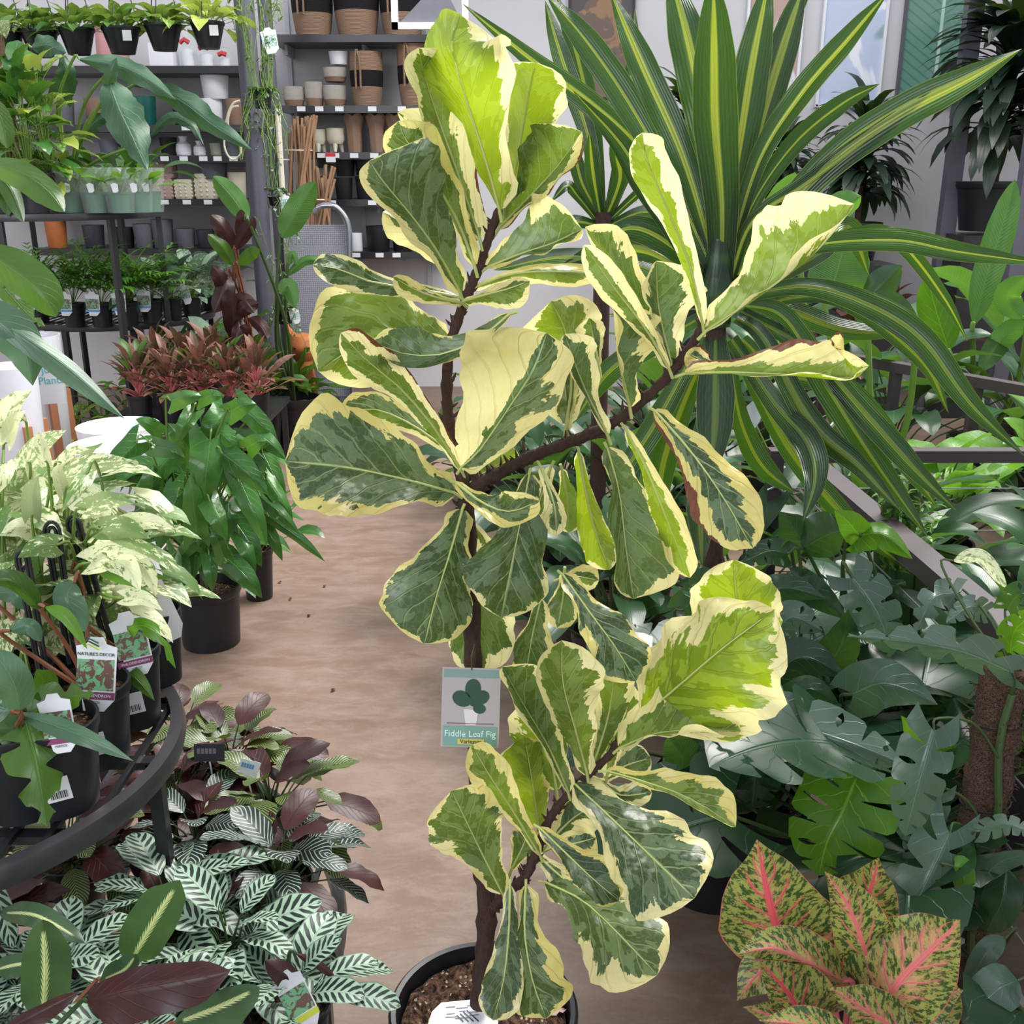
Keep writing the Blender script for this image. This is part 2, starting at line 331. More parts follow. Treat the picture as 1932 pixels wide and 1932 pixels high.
        sh = k.xyz(k.M('SUBTRACT', mx, k.M('MULTIPLY', amy, 1.0)), k.M('MULTIPLY', my, 2.2), sgn)
        n = k.noise(sh, 55, 4, .75); side = k.M('MULTIPLY', k.M('SUBTRACT', k.noise(k.xyz(k.M('MULTIPLY', rn, 40.0), sgn), 3.0, 0), .5), .6)
        thr = k.M('ADD', k.M('SUBTRACT', 1.0, tg), side); col = k.mix(k.step(n, k.M('SUBTRACT', thr, .03), k.M('ADD', thr, .03)), col, c); tcolv = k.mix(.5, col, c)
    elif pat == 'herring':
        q2 = k.M('MULTIPLY', k.M('SUBTRACT', t, k.M('MULTIPLY', ab, .2)), float(nv)); q2 = k.M('ADD', q2, k.M('MULTIPLY', sgn, .15))
        fr2 = k.M('ABSOLUTE', k.M('SUBTRACT', k.M('FRACT', q2), .5)); wv = k.M('SUBTRACT', .36, k.M('MULTIPLY', k.M('ABSOLUTE', k.M('SUBTRACT', ab, .45)), .42))
        bl = k.M('SUBTRACT', 1.0, k.step(fr2, k.M('SUBTRACT', wv, .06), wv)); bl = k.M('MULTIPLY', bl, k.step(ab, .04, .09)); bl = k.M('MULTIPLY', bl, k.M('SUBTRACT', 1.0, k.step(ab, .86, .93)))
        col = k.mix(bl, c, a); col = k.mix(k.M('MULTIPLY', k.step(ab, .9, .97), .7), col, b); vn = k.M('MULTIPLY', mid, .6); vcol = b
    elif pat == 'pin':
        q2 = k.M('MULTIPLY', k.M('SUBTRACT', t, k.M('MULTIPLY', ab, .3)), float(nv)); fr2 = k.M('ABSOLUTE', k.M('SUBTRACT', k.M('FRACT', q2), .5))
        col = k.mix(k.M('SUBTRACT', 1.0, k.step(fr2, .1, .16)), col, c); vn = mid
    elif pat == 'pinkvein':
        sh = k.xyz(k.M('SUBTRACT', mx, k.M('MULTIPLY', amy, .8)), k.M('MULTIPLY', my, .9), sgn)
        n = k.noise(k.xyz(k.M('MULTIPLY', k.M('SUBTRACT', mx, k.M('MULTIPLY', amy, .8)), 1.6), my, sgn), 75, 4, .75); col = k.mix(k.step(n, .47, .52), a, b); n2 = k.noise(sh, 40, 4, .7)
        pk = k.M('ADD', k.M('MULTIPLY', ab, 1.7), k.M('MULTIPLY', k.M('SUBTRACT', k.noise(sh, 20, 3), .5), 1.4))
        blush = k.M('MULTIPLY', k.step(n2, .44, .58), .8); col = k.mix(k.M('MULTIPLY', blush, k.M('SUBTRACT', 1.0, k.step(pk, tg, k.M('ADD', tg, .6)))), col, lin(208, 158, 118))
        pkm = k.M('SUBTRACT', 1.0, k.step(ab, .05, .09)); svp = k.M('MULTIPLY', k.M('SUBTRACT', 1.0, k.step(fr, .03, .13)), k.M('SUBTRACT', 1.0, k.step(ab, .35, .75)))
        pm = k.M('MAXIMUM', pkm, k.M('MULTIPLY', svp, .85)); col = k.mix(pm, col, k.mix(rn, lin(214, 78, 92), c)); edge = k.step(ab, .97, .99); col = k.mix(edge, col, lin(196, 100, 96)); tcolv = col; vn = k.M('MULTIPLY', mid, .0)
    elif pat == 'centre':
        q2 = k.M('FRACT', k.M('MULTIPLY', k.M('SUBTRACT', t, k.M('MULTIPLY', ab, .45)), 17.0)); cw = k.M('MULTIPLY', q2, .13); cm = k.M('LESS_THAN', k.M('SUBTRACT', ab, .05), cw)
        cm = k.M('MULTIPLY', cm, k.M('MULTIPLY', k.step(t, .08, .12), k.M('SUBTRACT', 1.0, k.step(t, .84, .9)))); col = k.mix(cm, col, c); vn = k.M('MULTIPLY', sv, .3)
    if pat not in ('herring',): col = k.mix(k.M('MULTIPLY', vn, veinamt), col, vcol)
    if pat == 'fig': col = k.mix(brm, col, brc); tcolv = k.mix(brm, tcolv, lin(90, 40, 20))
    p = k.bsdf(col, rough, 0., spec, bump, bumpk, .004)
    tr = k.new('ShaderNodeBsdfTranslucent'); k.put(tr.inputs[0], tcolv if tcolv is not None else (tcol or k.mix(.5, col, lin(120, 170, 40))))
    mx_ = k.new('ShaderNodeMixShader'); mx_.inputs[0].default_value = trans; k.t.links.new(p.outputs[0], mx_.inputs[1]); k.t.links.new(tr.outputs[0], mx_.inputs[2])
    return k.out(mx_.outputs[0])

M = {}
M['fig'] = leafmat('variegated_fig_leaf', 'fig', nv=6, rough=.27, trans=.4, veinw=.085, veinamt=1.0, shear=.42, bumpk=.8, spec=.6)
M['drac'] = leafmat('striped_dracaena_leaf', 'stripe', lin(24, 48, 28), lin(56, 88, 46), lin(158, 172, 76), rough=.27, trans=.25, bumpk=.5)
M['dracd'] = leafmat('dark_dracaena_leaf', 'plain', lin(18, 30, 24), lin(38, 56, 42), rough=.35, trans=.12, nv=3, veinamt=.1)
M['mon'] = leafmat('monstera_leaf', 'plain', lin(22, 46, 34), lin(44, 76, 50), rough=.26, trans=.22, nv=6, veinamt=.3, veinw=.05, vary=.25)
M['monl'] = leafmat('fresh_monstera_leaf', 'plain', lin(62, 110, 22), lin(104, 152, 34), rough=.28, trans=.35, nv=6, veinamt=.4)
M['mons'] = leafmat('silver_grey_monstera_leaf', 'plain', lin(58, 80, 70), lin(92, 112, 98), rough=.24, trans=.15, nv=6, veinamt=.3)
M['peace'] = leafmat('peace_lily_leaf', 'plain', lin(24, 52, 34), lin(48, 86, 48), rough=.3, trans=.25, nv=14, shear=.6, veinamt=.3)
M['lily'] = leafmat('light_green_leaf', 'plain', lin(70, 120, 36), lin(112, 158, 56), rough=.35, trans=.4, nv=8, veinamt=.35)
M['banana'] = leafmat('banana_leaf', 'plain', lin(52, 96, 44), lin(82, 128, 58), c=lin(150, 180, 90), rough=.38, trans=.35, nv=34, shear=.12, veinamt=.25, veinw=.2)
M['pothos'] = leafmat('marbled_pothos_leaf', 'marble', lin(72, 110, 56), lin(112, 150, 72), lin(232, 234, 190), rough=.35, trans=.35, nv=7, veinamt=.25)
M['pothg'] = leafmat('golden_pothos_leaf', 'marble', lin(48, 92, 36), lin(84, 134, 44), lin(172, 190, 84), rough=.32, trans=.35, nv=7, veinamt=.2)
M['philo'] = leafmat('glossy_philodendron_leaf', 'plain', lin(42, 86, 40), lin(76, 126, 56), rough=.2, trans=.25, nv=7, veinamt=.35)
M['philb'] = leafmat('blue_green_leaf', 'plain', lin(50, 84, 62), lin(86, 118, 92), rough=.33, trans=.2, nv=8, veinamt=.4)
M['olive'] = leafmat('olive_green_leaf', 'plain', lin(44, 74, 28), lin(76, 112, 38), rough=.34, trans=.3, nv=8, veinamt=.35)
M['burg'] = leafmat('burgundy_rubber_leaf', 'plain', lin(42, 24, 24), lin(74, 44, 40), rough=.33, trans=.1, nv=6, veinamt=.15, tcol=lin(90, 30, 30), vein=lin(100, 60, 50))
M['redag'] = leafmat('red_aglaonema_leaf', 'marble', lin(52, 58, 36), lin(96, 84, 58), lin(134, 90, 76), rough=.4, trans=.25, nv=6, tcol=lin(130, 80, 50), vein=lin(170, 100, 86))
M['pink'] = leafmat('pink_veined_aglaonema_leaf', 'pinkvein', lin(52, 78, 36), lin(148, 152, 78), lin(222, 130, 128), rough=.36, trans=.25, nv=6, shear=.42)
M['cal'] = leafmat('striped_calathea_leaf', 'herring', lin(20, 34, 32), lin(46, 66, 50), lin(164, 190, 166), rough=.4, trans=.12, nv=8, tcol=lin(120, 150, 110))
M['calp'] = leafmat('pinstriped_calathea_leaf', 'pin', lin(30, 42, 24), lin(52, 66, 32), lin(150, 170, 90), rough=.35, trans=.15, nv=14)
M['calw'] = leafmat('white_lined_calathea_leaf', 'pin', lin(26, 38, 34), lin(44, 58, 52), lin(176, 188, 178), rough=.35, trans=.12, nv=9)
M['purp'] = leafmat('purple_leaf_underside', 'plain', lin(44, 20, 22), lin(76, 34, 34), rough=.42, trans=.15, nv=7, tcol=lin(110, 30, 40), vein=lin(90, 45, 40))
M['mar'] = leafmat('light_centred_calathea_leaf', 'centre', lin(42, 66, 46), lin(68, 94, 62), lin(206, 214, 150), rough=.36, trans=.18, nv=10)
M['palm'] = leafmat('palm_leaflet', 'plain', lin(58, 112, 32), lin(104, 160, 56), rough=.45, trans=.35, nv=2, veinamt=.1)
M['silver'] = leafmat('silver_blotched_leaf', 'marble', lin(40, 68, 44), lin(64, 96, 62), lin(150, 174, 150), rough=.38, trans=.2, nv=6)
M['fmid'] = plain('pale_fig_midrib', lin(176, 184, 112), .4)
M['cablem'] = plain('thin_wire_cable', lin(120, 120, 128), .5)
M['stem'] = plain('green_stem', lin(110, 140, 60), .45)
M['stemd'] = plain('dark_green_stem', lin(58, 78, 40), .45)
M['stemr'] = plain('reddish_stem', lin(120, 72, 50), .45)
M['stemp'] = plain('pink_stem', lin(196, 110, 110), .45)
M['pot'] = plain('black_plastic', lin(25, 26, 31), .4, var=.12, nscale=60, bumps=.08)
M['potgrey'] = plain('dark_grey_plastic', lin(58, 58, 66), .45)
M['white'] = plain('white_glazed', lin(232, 232, 240), .35, var=.03)
M['cream'] = plain('cream_ceramic', lin(214, 206, 186), .5, var=.05)
M['metal'] = plain('black_painted_steel', lin(34, 33, 38), .32, spec=.6, var=.15, nscale=30)
M['rail'] = plain('scuffed_black_rail', lin(50, 48, 52), .36, spec=.6, var=.2, nscale=30, dirt=lin(70, 66, 66))
M['brownrail'] = plain('dark_bronze_painted_bar', lin(66, 56, 60), .45, var=.1)
M['post'] = plain('grey_painted_post', lin(86, 84, 96), .42, var=.05)
M['wood'] = plain('light_wood', lin(176, 120, 84), .5, var=.15, nscale=12)
M['bamboo'] = plain('bamboo_cane', lin(160, 124, 96), .5, var=.25, nscale=15)
M['chrome'] = plain('brushed_steel_tube', lin(170, 172, 182), .25, metal=.9, var=.05)
M['terra'] = plain('orange_terracotta', lin(184, 108, 58), .6)
M['card'] = plain('white_card', lin(226, 226, 232), .5, var=.03)
M['black'] = plain('matt_black', lin(22, 22, 26), .6)
M['ivory'] = plain('natural_rope', lin(222, 212, 196), .7)
M['grey'] = plain('stone_grey', lin(104, 104, 114), .8, var=.15)
M['blush'] = plain('dusty_pink_ceramic', lin(178, 150, 146), .7)
M['sage'] = plain('sage_glaze', lin(160, 166, 146), .5)
M['kraft'] = plain('brown_kraft_paper', lin(140, 112, 94), .8, var=.15)
M['redp'] = plain('red_plastic', lin(200, 50, 60), .4)
M['tealp'] = plain('teal_plastic', lin(22, 92, 84), .35)
M['greenp'] = plain('green_plastic', lin(44, 98, 74), .4)
M['pinkp'] = plain('pink_plastic', lin(206, 150, 150), .5)
def wovenmat(name, col, sc_=60):
    k = NT(name); tc = k.new('ShaderNodeTexCoord').outputs['Object']; w = k.new('ShaderNodeTexWave', wave_type='BANDS', bands_direction='Z'); k.put(w.inputs['Vector'], tc); w.inputs['Scale'].default_value = sc_; w.inputs['Distortion'].default_value = 3; w.inputs['Detail'].default_value = 2
    c = k.mix(w.outputs[1], tuple(x*.6 for x in col[:3])+(1,), tuple(min(1, x*1.15) for x in col[:3])+(1,)); return k.out(k.bsdf(c, .8, 0, .2, w.outputs[1], .6, .01).outputs[0])
M['seagrass'] = wovenmat('woven_seagrass', lin(164, 134, 112)); M['wovenblack'] = wovenmat('woven_black_seagrass', lin(40, 36, 40)); M['wovenwhite'] = wovenmat('woven_cotton_rope', lin(206, 198, 190), 90)
def soilmat():
    k = NT('potting_soil'); tc = k.new('ShaderNodeTexCoord').outputs['Object']; n = k.noise(tc, 90, 5, .7); c = k.mix(k.step(n, .36, .66), lin(30, 18, 14), lin(140, 104, 84))
    v = k.new('ShaderNodeTexVoronoi'); k.put(v.inputs['Vector'], tc); v.inputs['Scale'].default_value = 130; r = k.sep(v.outputs['Color'])[0]
    pm = k.M('MULTIPLY', k.M('GREATER_THAN', r, .74), k.M('LESS_THAN', v.outputs['Distance'], .32)); c = k.mix(pm, c, lin(214, 196, 170)); return k.out(k.bsdf(c, .9, 0, .2, n, 1., .02).outputs[0])
M['soil'] = soilmat()
def barkmat():
    k = NT('fig_bark'); tc = k.new('ShaderNodeTexCoord').outputs['Object']; m = k.new('ShaderNodeMapping'); k.put(m.inputs[0], tc); m.inputs['Scale'].default_value = (1, 1, .35); n = k.noise(m.outputs[0], 120, 5, .7)
    return k.out(k.bsdf(k.mix(n, lin(30, 20, 20), lin(96, 70, 62)), .8, 0, .3, n, .9, .01).outputs[0])
M['bark'] = barkmat()
def cocomat():
    k = NT('coconut_fibre'); tc = k.new('ShaderNodeTexCoord').outputs['Object']; n = k.noise(tc, 170, 6, .85, 3.0); return k.out(k.bsdf(k.mix(k.step(n, .38, .66), lin(58, 40, 34), lin(196, 160, 138)), .95, 0, .1, n, 1., .02).outputs[0])
M['coco'] = cocomat()
def floormat():
    k = NT('sealed_concrete'); tc = k.new('ShaderNodeTexCoord').outputs['Object']; m = k.new('ShaderNodeMapping'); k.put(m.inputs[0], tc); m.inputs['Scale'].default_value = (1, 2.2, 1)
    n1 = k.noise(m.outputs[0], 1.3, 6, .65, .6); n2 = k.noise(m.outputs[0], 7, 6, .75, .5); n3 = k.noise(tc, 160, 3, .8)
    c = k.mix(k.step(n1, .25, .75), lin(106, 83, 67), lin(128, 106, 92)); c = k.mix(k.M('MULTIPLY', k.step(n2, .36, .72), .5), c, lin(150, 134, 126)); c = k.mix(k.M('MULTIPLY', k.step(n3, .5, .75), .25), c, lin(84, 66, 54))
    ln = k.M('SUBTRACT', 1.0, k.step(k.M('ABSOLUTE', k.M('SUBTRACT', n1, .5)), .0, .004)); 
    return k.out(k.bsdf(c, k.M('ADD', .42, k.M('MULTIPLY', n2, .2)), 0, .4, n2, .08, .004).outputs[0])
M['floor'] = floormat()
M['wall'] = plain('painted_wall', lin(206, 203, 207), .8, var=.03, nscale=1.5)
M['strip'] = plain('pale_grey_shelf_standard', lin(190, 190, 198), .5)
def perf():
    k = NT('perforated_grey_sheet'); tc = k.new('ShaderNodeTexCoord').outputs['Object']; v = k.new('ShaderNodeTexVoronoi'); m = k.new('ShaderNodeMapping'); k.put(m.inputs[0], tc); m.inputs['Scale'].default_value = (1, 0.01, 1); k.put(v.inputs['Vector'], m.outputs[0]); v.inputs['Scale'].default_value = 80; v.inputs['Randomness'].default_value = .15
    return k.out(k.bsdf(k.mix(k.step(v.outputs['Distance'], .3, .45), lin(120, 120, 132), lin(160, 160, 172)), .5).outputs[0])
M['perf'] = perf()
def glassy(name, col, amt=.75):
    k = NT(name); t = k.new('ShaderNodeBsdfTransparent'); g = k.bsdf(col, .12); mx = k.new('ShaderNodeMixShader'); mx.inputs[0].default_value = 1-amt; k.t.links.new(t.outputs[0], mx.inputs[1]); k.t.links.new(g.outputs[0], mx.inputs[2]); return k.out(mx.outputs[0])
M['clear'] = glassy('clear_plastic_sleeve', (.8, .9, .85, 1), .86)
def flat(name, col, rough=.5): return plain(name, col, rough, var=.02)

# ---------------------------------------------------------------- writing
def text(body, size, mat, parent, M4, name='lettering', extr=.0003, align='CENTER', sx=1.0, label=None):
    cu = bpy.data.curves.new('t', 'FONT'); cu.body = body; cu.size = size; cu.extrude = extr; cu.align_x = align; cu.align_y = 'CENTER'
    o = bpy.data.objects.new('t', cu); link(o); bpy.context.view_layer.update()
    me = bpy.data.meshes.new_from_object(o.evaluated_get(bpy.context.evaluated_depsgraph_get())); bpy.data.objects.remove(o)
    me.transform(Matrix.Diagonal((sx, 1, 1, 1))); me.transform(M4); 
    if parent is not None: me.transform(Matrix.Translation(-W[parent]))
    me.materials.clear(); me.materials.append(mat); r = bpy.data.objects.new(name, me); link(r); r.parent = parent; W[r] = W[parent] if parent is not None else Vector((0, 0, 0)); return r
# ---------------------------------------------------------------- room
WY = 7.75
def struct(mb, name, mat): o = mb.build(name, mat, smooth=False); o['kind'] = 'structure'; return o
struct(MB().box((0, 3.5, -.05), (11, 12, .1)), 'floor', M['floor'])
struct(MB().box((0, WY+.06, 2.2), (11, .12, 4.4)), 'wall_back', M['wall'])
struct(MB().box((-5.5, 3.5, 2.2), (.1, 8.3, 4.4)), 'wall_left', M['wall'])
struct(MB().box((5.5, 3.5, 2.2), (.1, 8.3, 4.4)), 'wall_right', M['wall'])
# posts
def post(px, py, Y, w, label, top=3.2):
    p = PY(px, py, Y); mb = MB().box((p.x, Y, top/2), (w, w*.8, top)); mb.box((p.x, Y, .006), (w*2.2, w*2.2, .012))
    solo(mb, 'support_post', M['post'], label, 'post', origin=(p.x, Y, 0))
def rpost(px, py, Y, r, label, top=3.2):
    p = PY(px, py, Y); mb = MB().lathe([(r, 0), (r, top), (0, top)], (p.x, Y, 0), 24); mb.lathe([(0, 0), (r*1.9, 0), (r*1.9, .012), (r, .012)], (p.x, Y, 0), 24)
    solo(mb, 'support_post', M['post'], label, 'post', origin=(p.x, Y, 0))
rpost(482, 300, 6.3, .056, 'thick grey round steel post left of the bamboo canes, nearer of two')
rpost(519, 300, 6.75, .042, 'thinner grey post directly behind the thick post, left of the canes')
post(1808, 250, 7.0, .1, 'grey square post standing before the wall right of the green leaf picture')
post(1927, 420, 6.2, .09, 'short stretch of grey post at the right edge, before the potted dark dracaena')
# ---------------------------------------------------------------- the variegated fig
FY = 1.27
fp = PY(912, 1900, FY); FX = fp.x; PZR = fp.z
fig = thing('fiddle_leaf_fig', (FX, FY, 0), 'tall variegated fiddle leaf fig with cream-edged leaves in a black pot', 'plant')
R = .143
mb = MB().lathe([(0, .004), (R*.82, .004), (R*.84, 0), (R*.95, PZR-.045), (R*.96, PZR-.04), (R*1.03, PZR-.038), (R*1.03, PZR-.004), (R*1.0, PZR), (R*.95, PZR-.002), (R*.94, PZR-.02), (R*.9, PZR-.06), (R*.88, PZR-.07)], (FX, FY, 0), 64)
mb.build('pot', M['pot'], fig)
rs = np.linspace(R*.9, 0, 10); mb = MB().lathe([(r, PZR-.028+.006*math.sin(i*2.1)) for i, r in enumerate(rs)], (FX, FY, 0), 48)
v = mb.v[0]; v[:, 2] += np.array([.004*math.sin(a*190)+.004*math.sin(b*230+a*77) for a, b in v[:, :2]]); mb.build('soil', M['soil'], fig)
for k in range(22):
    a = RNG.random()*6.28; r = R*.8*math.sqrt(RNG.random()); q = Vector((FX+r*math.cos(a), FY+r*math.sin(a), PZR-.02)); pass
def stem(name, pts, r0, r1, mat, parent, knobs=0, seg=12, n=40):
    C = cr([PY(*p) for p in pts], n); rr = np.linspace(r0, r1, n); rr = rr*(1+.12*np.array([math.sin(i*2.3)+.6*math.sin(i*5.1) for i in range(n)])) if knobs else rr
    mb = MB().tube(C, rr, seg)
    for k in range(knobs):      # old leaf scars and bract stubs
        i = RNG.randrange(1, n-2); p = Vector(C[i]); a = RNG.random()*6.28; d = Vector((math.cos(a), math.sin(a)*.5, math.sin(a)+.2)).normalized(); r = rr[i]
        mb.tube([p+d*r*.3, p+d*r*1.2, p+d*r*1.9+Vector((0, 0, r*.6))], [r*.5, r*.32, r*.08], 5)
    return mb.build(name, mat, parent)
trunk = stem('trunk', [(905, 1895, FY), (914, 1800, FY), (918, 1700, FY), (905, 1600, FY), (900, 1450, FY), (893, 1250, FY), (885, 1080, FY), (880, 940, FY)], .0155, .011, M['bark'], fig, 10, 14)
B1 = [(882, 930, FY), (860, 860, FY), (846, 790, FY), (844, 700, FY), (858, 620, FY), (885, 550, FY), (905, 500, FY), (922, 450, FY), (942, 395, FY-.01)]
stem('branch', B1, .008, .005, M['bark'], fig, 60, 10, 60)
B2 = [(882, 930, FY), (920, 905, FY), (1000, 862, FY), (1080, 832, FY), (1160, 795, FY), (1230, 740, FY), (1280, 685, FY), (1318, 630, FY), (1328, 600, FY)]
stem('branch', B2, .0088, .0055, M['bark'], fig, 110, 10, 60)
stem('branch', [(925, 1720, FY), (950, 1690, FY-.02), (990, 1655, FY-.03), (1015, 1600, FY-.03), (1040, 1540, FY-.03), (1090, 1480, FY-.03), (1150, 1425, FY-.03), (1165, 1400, FY-.03)], .0082, .0052, M['bark'], fig, 90, 10, 60)
stem('branch', [(880, 935, FY), (872, 960, FY-.01), (866, 975, FY-.02)], .008, .006, M['bark'], fig, 6, 10, 12)
